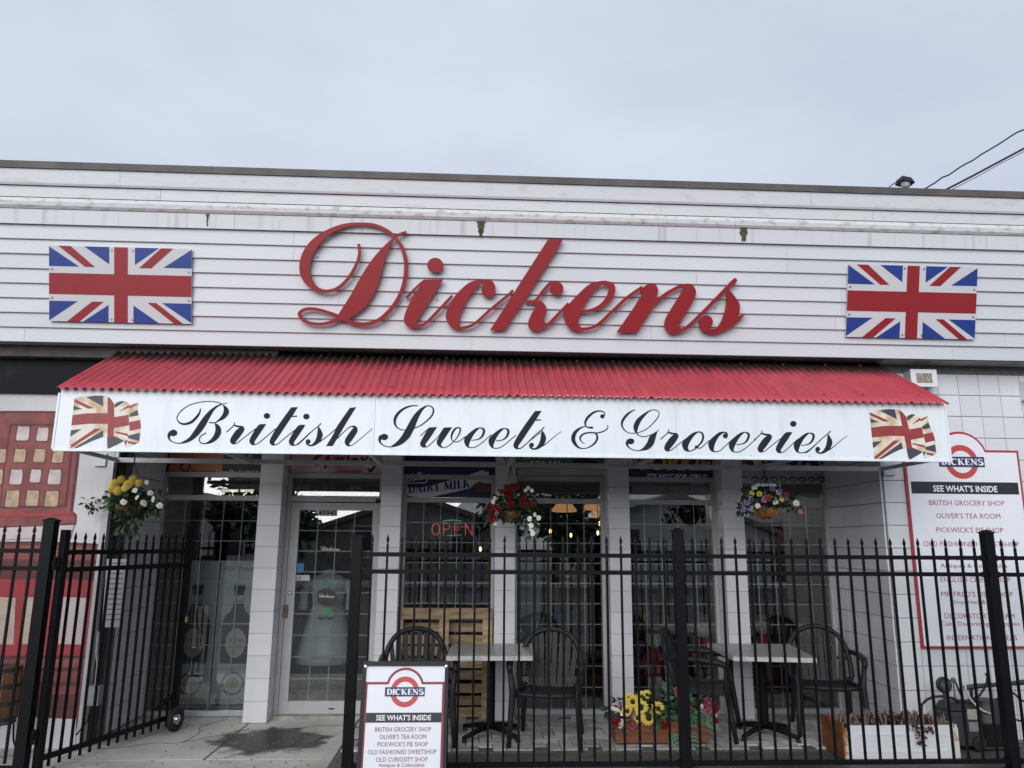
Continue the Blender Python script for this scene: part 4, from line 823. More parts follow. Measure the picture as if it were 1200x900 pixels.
def put_pickets(root, pts, dz=0., rot=0):
    for (x, y) in pts:
        if 'p' not in pmesh:
            o = PICK.obj('picket', BLK); pmesh['p'] = o.data; q = SPR.obj('finial', BLK); pmesh['s'] = q.data
        else: o = bpy.data.objects.new('picket', pmesh['p']); COL.objects.link(o); q = bpy.data.objects.new('finial', pmesh['s']); COL.objects.link(q)
        o.parent = root; o.location = Vector((x, y, dz))-Vector(root['_o']); o.rotation_euler = (random.uniform(-.002, .002), random.uniform(-.003, .003), rot)
        q.parent = o
def post(root, x, y, h, wd=.075, cap=True):
    o = MB().box(x-wd/2, x+wd/2, y-wd/2, y+wd/2, 0, h).obj('post', BLK, root)
    if cap: m_ = MB(); c = wd/2+.006; m_.box(x-c, x+c, y-c, y+c, h+.0005, h+.014); m_.hexa([(x-c*.8, y-c*.8, h+.0145), (x+c*.8, y-c*.8, h+.0145), (x+c*.8, y+c*.8, h+.0145), (x-c*.8, y+c*.8, h+.0145), (x-c*.3, y-c*.3, h+.03), (x+c*.3, y-c*.3, h+.03), (x+c*.3, y+c*.3, h+.03), (x-c*.3, y+c*.3, h+.03)]); m_.obj('post_cap', BLK, o)
    b_ = MB().box(x-wd*.75, x+wd*.75, y-wd*.75, y+wd*.75, -.003, .008).obj('base_plate', BLK, o)
    return o
ZR1, ZR2, ZR3 = onY(600, 650.5, YFR).z, onY(600, 670.5, YFR).z, onY(600, 896, YFR).z
FR = thing('metal_fence', 'black metal picket fence in front of the patio, right of the gate opening', 'fence', (1.5, YFR, 0))
px_ = [onY(413, 765, YFR).x, onY(799, 765, YFR).x, onY(1172, 765, YFR).x, onY(1172, 765, YFR).x+2.42]
for x, h in zip(px_, (1.70, 1.76, 1.765, 1.76)): post(FR, x, YFR, h)
for a, b in zip(px_[:-1], px_[1:]):
    for z in (ZR1, ZR2, ZR3):
        r_ = MB().box(a+.0385, b-.0385, YFR-.016, YFR+.016, z-.016, z+.016).obj('rail', BLK, FR)
        for xx in (a+.05, b-.05): MB().box(xx-.011, xx+.011, YFR-.022, YFR+.022, z-.022, z+.022).obj('bracket', BLK, r_)
    n = round((b-a)/.1135); put_pickets(FR, [(a+(b-a)*k/n, YFR) for k in range(1, n)])
gx, gy = onY(43, 750, YFR).x, YFR
FL = thing('metal_fence', 'black metal picket fence at the left edge beside the open gate', 'fence', (gx, YFR, 0))
post(FL, gx, gy, 1.80, .08)
for z in (ZR1+.01, ZR2+.01, ZR3): MB().box(gx-2.6, gx-.0405, gy-.016, gy+.016, z-.016, z+.016).obj('rail', BLK, FL)
put_pickets(FL, [(gx-.0+(-k)*.1135, gy) for k in range(1, 23)], .05)
# gate swung inwards
GA = thing('metal_gate', 'open black metal picket gate with a small wheel at its free end', 'gate', (gx+.075, gy+.02, 0))
g1 = Vector((onZ(195, 853, 0).x+.0, 7.56, 0)); g1.x = ray(210, 770).x*7.56; g0 = Vector((gx+.10, gy+.03, 0)); gd = (g1-g0); gl_ = gd.length; gd = gd/gl_; ga = math.atan2(gd.y, gd.x)
def gp(s, z=0): v = g0+gd*s; return Vector((v.x, v.y, z))
MB().bar(gp(0, .05), gp(0, 1.74), .05, .05, gd).obj('stile', BLK, GA); MB().bar(gp(gl_, .12), gp(gl_, 1.80), .05, .05, gd).obj('stile', BLK, GA)
for z in (ZR1, ZR2, .12): MB().bar(gp(.026, z), gp(gl_-.026, z), .032, .036).obj('rail', BLK, GA)
put_pickets(GA, [tuple(gp(gl_*k/15)[:2]) for k in range(1, 15)], .0, ga)
for z in (.28, 1.49):
    h_ = MB().bar(Vector((gx+.041, gy, z)), gp(-.026, z), .03, .05).obj('hinge', BLK, GA); c_ = (g0+Vector((gx+.04, gy, 0)))/2; MB().tube([(c_.x, c_.y-.035, z-.05), (c_.x, c_.y-.035, z+.05)], .014, 8).obj('pin', BLK, h_)
wc = gp(gl_-.02, .105)+Vector((.0, 0, 0)); side = Vector((gd.y, -gd.x, 0)); wc = wc+side*.055-gd*.03
wh = bpy.data.objects.new('wheel', None)
m_ = MB()
def wheel_lathe(prof, n=24):
    vs = []; fs = []
    for (r, h) in prof:
        for k in range(n): a = 6.28318*k/n; vs.append(wc+gd*(r*math.cos(a))+Vector((0, 0, r*math.sin(a)))+side*h)
    for i in range(len(prof)-1):
        for k in range(n): fs.append((i*n+k, i*n+(k+1) % n, (i+1)*n+(k+1) % n, (i+1)*n+k))
    return MB().add(vs, fs)
ty = wheel_lathe([(.058, -.02), (.085, -.026), (.102, -.018), (.105, 0), (.102, .018), (.085, .026), (.058, .02)]).obj('wheel', RUBBER, GA, smooth=True)
wheel_lathe([(.0579, -.017), (.05, .012), (.045, .02), (.03, .012), (.022, .03), (.002, .034)]).obj('hub', STEEL, ty)
MB().bar(wc+side*.0-Vector((0, 0, 0)), gp(gl_-.05, .30), .02, .03).obj('wheel_bracket', BLK, GA); MB().bar(gp(gl_-.05, .30), gp(gl_-.16, .27), .02, .03).obj('wheel_bracket', BLK, GA)
p = gp(gl_+.028, .98); PL = thing('padlock', 'small brass padlock hanging on the gate end', 'padlock', p)
MB().box(p.x, p.x+.03, p.y-.03, p.y+.02, p.z-.05, p.z).obj('body', BRASS, PL); MB().tube([(p.x+.015, p.y-.02, p.z), (p.x+.015, p.y-.02, p.z+.03), (p.x+.015, p.y-.005, p.z+.042), (p.x+.015, p.y+.01, p.z+.03), (p.x+.015, p.y+.01, p.z)], .004, 6).obj('shackle', STEEL, PL)

# ================================================================== A-BOARD
YA = 5.45; at_ = onY(477, 775, YA); AB = thing('pavement_sign', 'white A-frame pavement sign in black frame in front of the fence', 'sign board', (at_.x, YA-.1, 0))
zta = at_.z; lean = R(9); Wd = (onY(527, 775, YA)-onY(427, 775, YA)).length
AUP = Vector((0, math.sin(lean), math.cos(lean))); AN = Vector((0, -math.cos(lean), math.sin(lean))); Lb = zta/math.cos(lean)
a0 = Vector((at_.x-.005, YA, zta))
def fA(x, y, d): return a0+Vector((x, 0, 0))+AUP*y+AN*d
hw = Wd/2
def ahex(x0, x1, y0, y1, d0, d1): return MB().hexa([fA(x0, y0, d0), fA(x1, y0, d0), fA(x1, y0, d1), fA(x0, y0, d1), fA(x0, y1, d0), fA(x1, y1, d0), fA(x1, y1, d1), fA(x0, y1, d1)])
ahex(-hw, -hw+.024, -Lb, -.030, -.015, .02).obj('frame_side', RESIN, AB); ahex(hw-.024, hw, -Lb, -.030, -.015, .02).obj('frame_side', RESIN, AB); ahex(-hw, hw, -.0295, 0, -.015, .02).obj('frame_top', RESIN, AB)
ahex(-hw+.0242, hw-.0242, -Lb+.08, -.030, -.01, .008).obj('board', PANELW, AB)
bk = MB(); b0 = a0+Vector((0, .04, 0)); lb2 = Vector((0, .55, -zta+.01))
for sx_ in (-1, 1): bk.bar(b0+Vector((sx_*(hw-.02), 0, -.01)), b0+Vector((sx_*(hw-.02), .48, -zta+.01)), .035, .03)
bk.bar(b0+Vector((-hw+.04, .2, -.4)), b0+Vector((hw-.04, .2, -.4)), .03, .03); bk.obj('back_leg', RESIN, AB)
for sx_ in (-1, 1): m_ = MB(); m_.tube([fA(sx_*(hw-.017), -.03, .02), fA(sx_*(hw-.017), -.03, .024)], .008, 8); m_.obj('bolt', STEEL, AB)
# inner outline with half-round
scA = Wd/102.   # metres per px on the board
def ln(mat, pts, wd, name): m_ = MB(); ribbon(m_, [(x, y, wd) for x, y in pts], fA, .0092, .0081, .0003); return m_.obj(name, mat, AB)
def ap(x, y): return ((x-477)*scA*1.0, (775-y)*scA*1.06)
ro = .104
def border(off, mat, wd, e):
    x0 = ap(431.5, 0)[0]+off; y1 = ap(0, 798)[1]-off; r = ap(497.5, 0)[0]-off; top = ap(0, 783)[1]-off; segs = []
    def L_(p, q, kk):
        m_.prism([fA(*c, .0086+kk) for c in rectl(p, q, wd)], [fA(*c, .0081) for c in rectl(p, q, wd)])
    def rectl(p, q, w_):
        p = Vector(p); q = Vector(q); d = (q-p).normalized(); nn_ = Vector((-d.y, d.x))*w_/2; return [p-nn_, q-nn_, q+nn_, p+nn_]
    m_ = MB(); arc = []
    h = top-y1; rad = (r*r+h*h)/(2*h); a0_ = math.asin(min(1, r/rad)) if h < r else math.pi-math.asin(min(1, r/rad))
    for k in range(15): t_ = -a0_+2*a0_*k/14; arc.append((rad*math.sin(t_), y1+h-rad+rad*math.cos(t_), wd))
    L_((x0, -Lb+.12), (x0, y1), e); L_((-x0, -Lb+.12), (-x0, y1), e); L_((x0-wd/2, y1), (-r+wd*.3, y1), e+.0002); L_((r-wd*.3, y1), (-x0+wd/2, y1), e+.0002)
    ribbon(m_, arc, fA, .0086+e+.0004, .0081); m_.obj('border_line', mat, AB)
border(0, M('board red line', (.36, .05, .06), .5), .016, 0); border(.002, M('board dark line', (.12, .03, .04), .5), .005, .0006)
fA2 = lambda x, y, d: fA(x, y, .0085+d)
c_ = ap(475.5, 807); roundel(AB, fA2, 0, c_[1], 17*scA)
h0, h1_ = ap(0, 828.5)[1], ap(0, 838.5)[1]
MB().prism([fA2(x, y, .001) for x, y in ((-.245, h1_), (.245, h1_), (.245, h0), (-.245, h0))], [fA2(x, y, 0) for x, y in ((-.245, h1_), (.245, h1_), (.245, h0), (-.245, h0))]).obj('header_bar', LOGOBLK, AB)
def aline(s, yb, wd, h, mat=INKRED, bold=0, lift=.0012, dy=0):
    y = ap(0, yb)[1]; text('lettering', s, fA(-wd*scA/2, y, .0085), fA(wd*scA/2, y, .0085), h*scA*1.05, AUP, AN, mat, AB, bold=bold, lift=lift)
aline("SEE WHAT'S INSIDE", 836.2, 64, 5.4, WHT, .02, .0016)
AREDI = M('board text red', (.22, .035, .055), .5)
for s, yb, wd, h in (('BRITISH GROCERY SHOP', 847.6, 65, 4.6), ("OLIVER'S TEA ROOM", 855, 54, 4.6), ("PICKWICK'S PIE SHOP", 862.4, 58, 4.6), ('OLD FASHIONED SWEETSHOP', 870, 79, 4.6), ('OLD CURIOSITY SHOP', 877.4, 59, 4.6), ('Antiques & Collectables', 882.4, 52, 3.8), ('ENGLISH CHINA SHOP', 892.6, 60, 4.6), ("MR.FRED'S FISH SHOP", 900.5, 60, 4.6), ('Imported & Local', 905.5, 40, 3.8), ("DECORATOR'S DREAM", 915, 58, 4.6), ('Cake Decorating & Supplies', 920, 62, 3.8), ('INTERNATIONAL TEAS', 930, 58, 4.6)):
    aline(s, yb, wd, h, AREDI)

# ================================================================== FURNITURE ON THE PATIO
def make_chair(label, loc, rot):
    c = thing('patio_chair', label, 'chair', loc, 'resin chairs on the patio', local=True); c.rotation_euler = (0, 0, rot)
    m_ = MB(); NS = 8
    vs = []; fs = []
    for j in range(7):
        y = -.24+.46*j/6; z = .415-.02*math.sin(math.pi*j/6)+(.012 if j == 0 else 0)
        for i in range(7): x = (-.25+.5*i/6)*(1-.1*j/6); vs.append((x, y, z-.012*math.cos((i-3)/3*1.5)))
    for j in range(6):
        for i in range(6): a = j*7+i; fs.append((a, a+1, a+8, a+7))
    s_ = m_.add(vs, fs).obj('seat', RESIN, c, smooth=True); s_.modifiers.new('t', 'SOLIDIFY').thickness = .03
    ap_ = []
    for k in range(21):
        a = math.pi*k/20; x = -.285*math.cos(a)*(1 if .2 < k/20 < .8 else .98); h = math.sin(a)**.6; ap_.append((x, .20+.12*h, .45+.43*h))
    ap_ = [(-.25, .19, .40)]+ap_+[(.25, .19, .40)]
    MB().tube(ap_, .024, 8).obj('back_frame', RESIN, c, smooth=True)
    for i in range(NS):
        u = -1+2*(i+.5)/NS; x1 = u*.255; a = math.acos(max(-1, min(1, -x1/.285))); h = math.sin(a)**.6
        MB().bar((u*.20, .20, .40), (x1, .20+.12*h, .45+.43*h-.01), .042, .011, (0, 1, 0)).obj('slat', RESIN, c)
    MB().tube([(-.27, .255, .60), (-.14, .285, .60), (0, .295, .60), (.14, .285, .60), (.27, .255, .60)], .013, 6).obj('back_rail', RESIN, c, smooth=True)
    for s_ in (-1, 1):
        MB().tube([(s_*.285, .27, .66), (s_*.305, .12, .665), (s_*.315, -.04, .66), (s_*.31, -.18, .645), (s_*.30, -.245, .62), (s_*.295, -.25, .58)], [.022, .024, .028, .030, .028, .022], 8).obj('arm', RESIN, c, smooth=True)
        MB().tube([(s_*.295, -.245, .60), (s_*.275, -.24, .42), (s_*.285, -.27, .2), (s_*.295, -.30, 0)], [.022, .028, .025, .02], 8).obj('leg', RESIN, c, smooth=True)
        MB().tube([(s_*.235, .19, .43), (s_*.25, .25, .2), (s_*.265, .31, 0)], [.028, .024, .019], 8).obj('leg', RESIN, c, smooth=True)
        MB().bar((s_*.265, -.22, .395), (s_*.24, .2, .395), .03, .05).obj('seat_rail', RESIN, c)
    return c
ZP = .018
p = onZ(492, 858, ZP); make_chair('charcoal resin chair half hidden behind the A-frame sign', (onY(490, 770, 7.05).x, 7.05, ZP), R(8))
make_chair('charcoal resin chair facing the street between the left table and flower box', (onY(642, 800, 7.05).x, 7.02, ZP), R(-12))
make_chair('charcoal resin chair turned sideways behind the sunflower box', (onY(822, 800, 7.25).x, 7.25, ZP), R(68))
make_chair('charcoal resin chair in the right corner of the patio', (onY(968, 800, 7.3).x, 7.32, ZP), R(-14))
def make_table(label, quad):
    P = [onZ(x, y, .735) for x, y in quad]; c = sum(P, Vector())/4; t_ = thing('cafe_table', label, 'table', (c.x, c.y, ZP), 'grey cafe tables on the patio')
    lo = [Vector((q.x, q.y, .70)) for q in P]; hi = [Vector((q.x, q.y, .735)) for q in P]
    ins = [c.lerp(q, .985) for q in P]
    MB().hexa([Vector((q.x, q.y, .699)) for q in P]+[Vector((q.x, q.y, .7345)) for q in P]).obj('edge_band', TABEDGE, t_)
    MB().hexa([Vector((q.x, q.y, .735)) for q in ins]+[Vector((q.x, q.y, .7385)) for q in ins]).obj('table_top', TABTOP, t_)
    MB().box(c.x-.15, c.x+.15, c.y-.15, c.y+.15, .675, .698).obj('spider', BLK, t_)
    MB().tube([(c.x, c.y, ZP+.06), (c.x, c.y, .675)], .038, 12).obj('pedestal', BLK, t_, smooth=False)
    for k in range(4):
        a = math.atan2(P[1].y-P[0].y, P[1].x-P[0].x)+R(45)+k*math.pi/2; d = Vector((math.cos(a), math.sin(a), 0))
        ft = MB().tube([Vector((c.x, c.y, ZP+.085)), Vector((c.x, c.y, ZP+.07))+d*.15, Vector((c.x, c.y, ZP+.035))+d*.33], [.028, .025, .018], 8).obj('foot', BLK, t_, smooth=True)
        q = Vector((c.x, c.y, ZP))+d*.32; MB().lathe([(.022, 0), (.022, .022), (.012, .03)], q, 10).obj('glide', RUBBER, ft)
make_table('grey topped cafe table beside the pallets, left one', [(523, 769), (626, 769), (623, 754.5), (531, 754.5)])
make_table('grey topped cafe table in front of the right-hand windows', [(859, 769.5), (957, 771.5), (925, 755), (829, 754)])

# pallets leaning against the third window
def make_pallet(label, Y, x0, x1, y0, y1, tilt):
    a = onY(x0, (y0+y1)/2, Y).x; b = onY(x1, (y0+y1)/2, Y).x; H = 1.02
    P = thing('wood_pallet', label, 'pallet', ((a+b)/2, Y, ZP), 'pallets leaning on the window', local=True); P.rotation_euler = (-tilt, 0, 0)
    w_ = b-a; h = w_/2
    for x in (-h+.05, .01, h-.05): MB().box(x-.05+random.uniform(0, .008), x+.05-random.uniform(0, .008), -.036, -.0185, .0, H-.11).obj('board', PALLET, P); MB().box(x-.02, x+.02, -.018, .0895, 0, H-.02).obj('stringer', PALLET, P)
    MB().box(-h, h, -.036, -.0185, H-.107, H).obj('board', PALLET, P)
    n = 9
    for k in range(n):
        z = .004+k*.1125+random.uniform(-.005, .005); MB().box(-h+random.uniform(0, .01), h-random.uniform(0, .01), .0905, .107, z, z+.084).obj('board', PALLET, P)
    return P
make_pallet('raw wood pallet standing upright against the window behind the table', 7.86, 459, 577, 690, 850, R(4))

# ------------------------------------------------------------------ plants
def leaves(mb, n, c, rad, size, shell=.5, droop=.3, zmin=None):
    c = Vector(c)
    for _ in range(n):
        v = Vector((random.gauss(0, 1), random.gauss(0, 1), random.gauss(0, 1))).normalized()*(shell+(1-shell)*random.random())
        p = c+Vector((v.x*rad[0], v.y*rad[1], v.z*rad[2]))
        if zmin is not None and p.z < zmin: continue
        d = (v+Vector((random.uniform(-.6, .6), random.uniform(-.6, .6), random.uniform(-.6, .4)-droop))).normalized(); s = d.cross(Vector((random.uniform(-1, 1), random.uniform(-1, 1), 1))).normalized(); nn_ = s.cross(d)
        L_ = size*random.uniform(.7, 1.3); w_ = L_*.33
        mb.add([p, p+d*L_*.5+s*w_+nn_*L_*.1, p+d*L_, p+d*L_*.5-s*w_+nn_*L_*.1, p+d*L_*.5], [(0, 1, 4), (1, 2, 4), (2, 3, 4), (3, 0, 4)])
    return mb
def bloom_mesh(kind):
    m_ = MB(); d = MB()
    if kind == 'pansy':
        for k, (a, r) in enumerate(((90, .022), (30, .021), (150, .021), (210, .019), (330, .019))):
            cx, cz = .016*math.cos(R(a)), .016*math.sin(R(a)); n = 8
            m_.add([(cx, -.006-.001*k, cz)]+[(cx+r*math.cos(6.283*i/n), -.002*k, cz+r*math.sin(6.283*i/n)) for i in range(n)], [(0, i+1, (i+1) % n+1) for i in range(n)])
        d.ball((0, -.012, 0), .008, n=6, m=4)
    elif kind == 'sun':
        for ring, (n, r0, r1, w_) in enumerate(((16, .016, .072, .014), (14, .016, .062, .014))):
            for k in range(n):
                a = 6.283*(k+.5*ring)/n; ca, sa = math.cos(a), math.sin(a); y = -.006*ring
                pt = lambda r, t, yy: (r*ca-t*sa, yy, r*sa+t*ca)
                m_.add([pt(r0, -w_*.6, y), pt(r0, w_*.6, y), pt((r0+r1)*.55, w_, y-.008), pt(r1, 0, y+.004), pt((r0+r1)*.55, -w_, y-.008)], [(0, 1, 2, 4), (2, 3, 4)])
        d.ball((0, -.012, 0), .024, .010, .024, 12, 6)
    elif kind == 'rose':
        for k in range(16):
            t = k/16; a = k*2.4; r = .006+.026*t; x, z = r*math.cos(a), r*math.sin(a); nrm = Vector((math.cos(a), 0, math.sin(a))); tn = Vector((-math.sin(a), 0, math.cos(a)))
            c = Vector((x, -.022+.024*t, z)); w_ = .012+.012*t
            m_.add([c-tn*w_, c+tn*w_, c+tn*w_*.9+nrm*.012*t+Vector((0, -.016, 0)), c+Vector((0, -.022, 0))+nrm*.016*t, c-tn*w_*.9+nrm*.012*t+Vector((0, -.016, 0))], [(0, 1, 2, 3, 4)])
        d.ball((0, -.010, 0), .014, n=8, m=5)
    elif kind == 'mum':
        for ring in range(4):
            n = 18-3*ring
            for k in range(n):
                a = 6.283*k/n+ring; ca, sa = math.cos(a), math.sin(a); r1 = .062-.012*ring; y = -.010*ring
                pt = lambda r, t, yy: (r*ca-t*sa, yy, r*sa+t*ca)
                m_.add([pt(.008, 0, y), pt(r1*.6, .006, y-.010), pt(r1, 0, y-.004), pt(r1*.6, -.006, y-.010)], [(0, 1, 2, 3)])
        d.ball((0, -.03, 0), .012, n=6, m=4)
    return m_, d
BM = {}
def bloom(parent, kind, mat, p, sc_=1, face=None, cmat=None):
    if kind not in BM:
        a, b = bloom_mesh(kind); oa = a.obj('flower', mat, None, fix=False); ob = b.obj('flower_centre', BRN, None); BM[kind] = (oa.data, ob.data); bpy.data.objects.remove(oa); bpy.data.objects.remove(ob)
    me, mc_ = BM[kind]; key = (kind, mat.name); 
    if key not in BM: m2 = me.copy(); m2.materials.clear(); m2.materials.append(mat); c2 = mc_.copy(); c2.materials.clear(); c2.materials.append(cmat or BRN); BM[key] = (m2, c2)
    m2, c2 = BM[key]
    o = bpy.data.objects.new('flower', m2); COL.objects.link(o); o.parent = parent; o.location = Vector(p)-Vector(parent['_o']); o.scale = (sc_,)*3
    o.rotation_euler = face or (random.uniform(-.6, .3), random.uniform(-3, 3), random.uniform(-.8, .8))
    q = bpy.data.objects.new('flower_centre', c2); COL.objects.link(q); q.parent = o
    return o
def stuff(o): o['kind'] = 'stuff'; return o
YH = 6.86
def basket(label, cx, cy, topy, rb, leafmat=LEAF, coir=COIR, pump=False):
    p = onY(cx, cy, YH); bz = p.z; b_ = thing('hanging_basket', label, 'hanging basket', (p.x, YH, bz-rb), 'hanging flower baskets under the awning')
    prof = [(rb*.25, -rb*.85), (rb*.65, -rb*.7), (rb*.92, -rb*.35), (rb, 0), (rb*.9, .01)]
    bo = MB().lathe(prof, (p.x, YH, bz), 18).obj('basket', coir, b_, smooth=True)
    if pump:
        for k in range(10):
            a = 6.283*k/10; MB().tube([(p.x+r*1.02*math.cos(a), YH+r*1.02*math.sin(a), bz+h) for r, h in prof[:-1]], rb*.10, 6).obj('rib', coir, bo, smooth=True)
    for k in range(3):
        a = 6.283*k/3+.4; MB().tube([(p.x+rb*math.cos(a), YH+rb*math.sin(a), bz), (p.x, YH, AZ0+.02)], .003, 5).obj('chain', RESIN, b_)
    MB().tube([(p.x, YH, AZ0), (p.x, YH, AZ0+.075)], .006, 6).obj('hook', RESIN, b_)
    return b_, p
def spx(x, y, Y=YH, dy=.2): return onY(x, y, Y-random.uniform(0, dy))
b1, p = basket('hanging basket of yellow and white flowers by the left wall', 152, 592, 560, .12)
stuff(leaves(MB(), 420, (p.x, YH, p.z+.03), (.21, .18, .14), .06, .3).obj('foliage', LEAF, b1))
m_ = MB(); leaves(m_, 70, (p.x+.02, YH-.05, p.z-.16), (.12, .1, .14), .06, .2, .6); leaves(m_, 30, (p.x+.25, YH-.05, p.z-.0), (.1, .1, .1), .06, .2); leaves(m_, 25, (p.x-.3, YH-.05, p.z), (.1, .08, .06), .05, .2); stuff(m_.obj('foliage', LEAF, b1))
for (x, y) in ((142, 562), (156, 562), (150, 568), (134, 567), (138, 575), (163, 566), (147, 572), (130, 573)): bloom(b1, 'mum', YEL, spx(x, y, YH-.15, .06), random.uniform(.55, .85), (random.uniform(-.4, .1), random.uniform(-3, 3), random.uniform(-.5, .5)), YEL)
for (x, y) in ((158, 575), (172, 565), (176, 578), (161, 583), (168, 590), (180, 585), (145, 588), (187, 592)): bloom(b1, 'pansy', WPET, spx(x, y, YH-.18, .05), random.uniform(.6, .9), None, YEL)
b2, p = basket('hanging basket of red roses and trailing white flowers beside the middle pillar', 598, 600, 560, .105)
stuff(leaves(MB(), 340, (p.x+.02, YH, p.z+.07), (.2, .17, .13), .07, .25).obj('foliage', LEAF, b2))
m_ = MB(); leaves(m_, 60, (p.x+.17, YH-.05, p.z-.08), (.07, .07, .16), .055, .2, .6); leaves(m_, 40, (p.x-.18, YH-.05, p.z), (.07, .07, .09), .055, .2, .4); stuff(m_.obj('foliage', LEAF, b2))
for (x, y) in ((594, 573), (604, 571), (597, 579), (586, 577), (597, 591), (613, 590), (581, 597), (574, 597), (577, 607), (612, 582), (623, 591)): bloom(b2, 'rose', RPET, spx(x, y, YH-.16, .05), random.uniform(.65, 1.0), (random.uniform(-.4, .2), 0, random.uniform(-.6, .6)), RPET)
for (x, y) in ((580, 584), (578, 588), (619, 572), (623, 575), (616, 575), (627, 603), (621, 608), (631, 607), (622, 616), (624, 625), (580, 614), (622, 621)): bloom(b2, 'pansy', WPET, spx(x, y, YH-.17, .05), random.uniform(.45, .7), None, YEL)
b3, p = basket('hanging basket of mixed pansies in an orange ribbed pot at right', 898, 596, 560, .10, LEAF, M('orange ribbed pot', (.35, .15, .035), .6, .3, 12), True)
m_ = MB(); leaves(m_, 200, (p.x, YH, p.z+.09), (.24, .16, .08), .06, .25); leaves(m_, 30, (p.x-.22, YH-.04, p.z+.0), (.08, .05, .06), .05, .2); leaves(m_, 25, (p.x+.25, YH-.04, p.z+.03), (.07, .05, .06), .05, .2); stuff(m_.obj('foliage', LEAF, b3))
for k, (x, y) in enumerate(((881, 578), (890, 579), (901, 583), (909, 589), (916, 586), (888, 593), (871, 598), (933, 590), (938, 600), (914, 576), (921, 580), (875, 590), (884, 572), (905, 573), (895, 587))):
    mt = [YEL, YEL, RPET, WPET, YEL, WPET, VPET, WPET, PPET, VPET, RPET, VPET, WPET, VPET, PPET][k]; bloom(b3, 'pansy', mt, spx(x, y, YH-.17, .05), random.uniform(.6, .9), (random.uniform(-.4, .2), random.uniform(-.5, .5), random.uniform(-.5, .5)), YEL if mt is WPET else BRN)

# sunflower box
p0 = onZ(722, 873, ZP); Yb = p0.y; x0 = p0.x; x1 = onY(830, 866, Yb).x; zt_ = onY(776, 842, Yb).z
SB = thing('flower_box', 'brown wooden flower box with sunflowers and roses on the patio', 'planter', ((x0+x1)/2, Yb, ZP))
for k in range(3):
    h = (zt_-ZP-.012)/3; z = ZP+.012+k*h
    MB().box(x0, x1, Yb, Yb+.018, z+.0015, z+h-.0015).obj('board', BOXW, SB); MB().box(x0, x1, Yb+.232, Yb+.25, z+.0015, z+h-.0015).obj('board', BOXW, SB)
    MB().box(x0, x0+.018, Yb+.0185, Yb+.2315, z+.0015, z+h-.0015).obj('board', BOXW, SB); MB().box(x1-.018, x1, Yb+.0185, Yb+.2315, z+.0015, z+h-.0015).obj('board', BOXW, SB)
MB().box(x0+.019, x1-.019, Yb+.019, Yb+.231, ZP+.02, zt_-.03).obj('soil', M('potting soil', (.03, .02, .015), .95, .4, 30), SB)
MB().box(x0-.006, x1+.006, Yb-.012, Yb-.0005, zt_-.105, zt_-.085).obj('trim', BOXW, SB)
for x in (x0+.12, x1-.16): MB().box(x, x+.05, Yb+.02, Yb+.2, ZP-.002, ZP+.0115).obj('foot', BOXW, SB)
m_ = MB(); leaves(m_, 420, ((x0+x1)/2, Yb+.08, zt_+.07), (.46, .14, .11), .075, .2, 0, zt_-.03); stuff(m_.obj('foliage', LEAF, SB))
m_ = MB()
def frond(mb, a, d, L_, wd, n=9):
    a = Vector(a); d = Vector(d).normalized(); s = d.cross(Vector((0, -1, .2))).normalized()
    for k in range(1, n):
        t = k/n; c = a+d*L_*t+Vector((0, -.03*t, -.10*t*t*L_/.2)); w_ = wd*math.sin(math.pi*(.15+.85*t))
        for sg in (-1, 1):
            e = c+s*sg*w_+d*w_*.4+Vector((0, 0, -.012)); mb.add([c-d*.008, c+d*.012, e+d*.006, e-d*.008], [(0, 1, 2, 3)])
for (x, y, dx, dz) in ((785, 850, -.4, 1), (785, 850, -.9, .5), (787, 850, .3, .9), (788, 848, .2, -.9), (790, 850, -.2, -1), (786, 845, -.1, 1), (812, 850, -.2, 1), (812, 848, .5, .8), (816, 842, .9, .1), (808, 850, .1, -.7), (790, 846, .8, .4)):
    p = onY(x, y, Yb+.02); frond(m_, p, (dx, -.25, dz), .20, .05)
for (x, y) in ((778, 822), (783, 815), (776, 832), (790, 818), (770, 822), (808, 820), (815, 825), (812, 836), (803, 832), (820, 838), (728, 850), (783, 838), (792, 835)):
    leaves(m_, 5, onY(x, y, Yb-.0), (.03, .02, .03), .085, .2, .1)
stuff(m_.obj('fern', LEAF2, SB))
for (x, y, s) in ((741, 822, 1.05), (751, 829, 1.15), (760, 841, 1.2), (771, 830, 1.0), (747, 841, .9), (735, 833, .9), (752, 816, .8), (758, 814, .7), (737, 818, .8)): bloom(SB, 'sun', YEL, onY(x, y, Yb-.02), s*.86, (random.uniform(-.3, .1), random.uniform(-3, 3), random.uniform(-.3, .3)))
for (x, y, mt, s) in ((721, 843, RPET, 1.1), (741, 848, PPET, 1.0), (777, 847, RPET, 1.1), (795, 811, PPET, 1), (797, 824, PPET, .9), (831, 824, PPET, 1.2), (836, 830, RPET, 1.1), (827, 832, PPET, 1), (836, 845, RPET, 1), (741, 836, VPET, .8), (725, 825, PPET, .6), (726, 848, WPET, .8), (810, 830, PPET, .6), (768, 813, VPET, .6), (774, 815, VPET, .6)): bloom(SB, 'rose', mt, onY(x, y, Yb-.015), s, (random.uniform(-.4, .2), 0, random.uniform(-.5, .5)), mt)
for (x, y) in ((724, 832), (719, 830), (729, 836), (823, 828), (838, 838), (728, 845)): bloom(SB, 'pansy', WPET, onY(x, y, Yb-.01), .6, None, YEL)

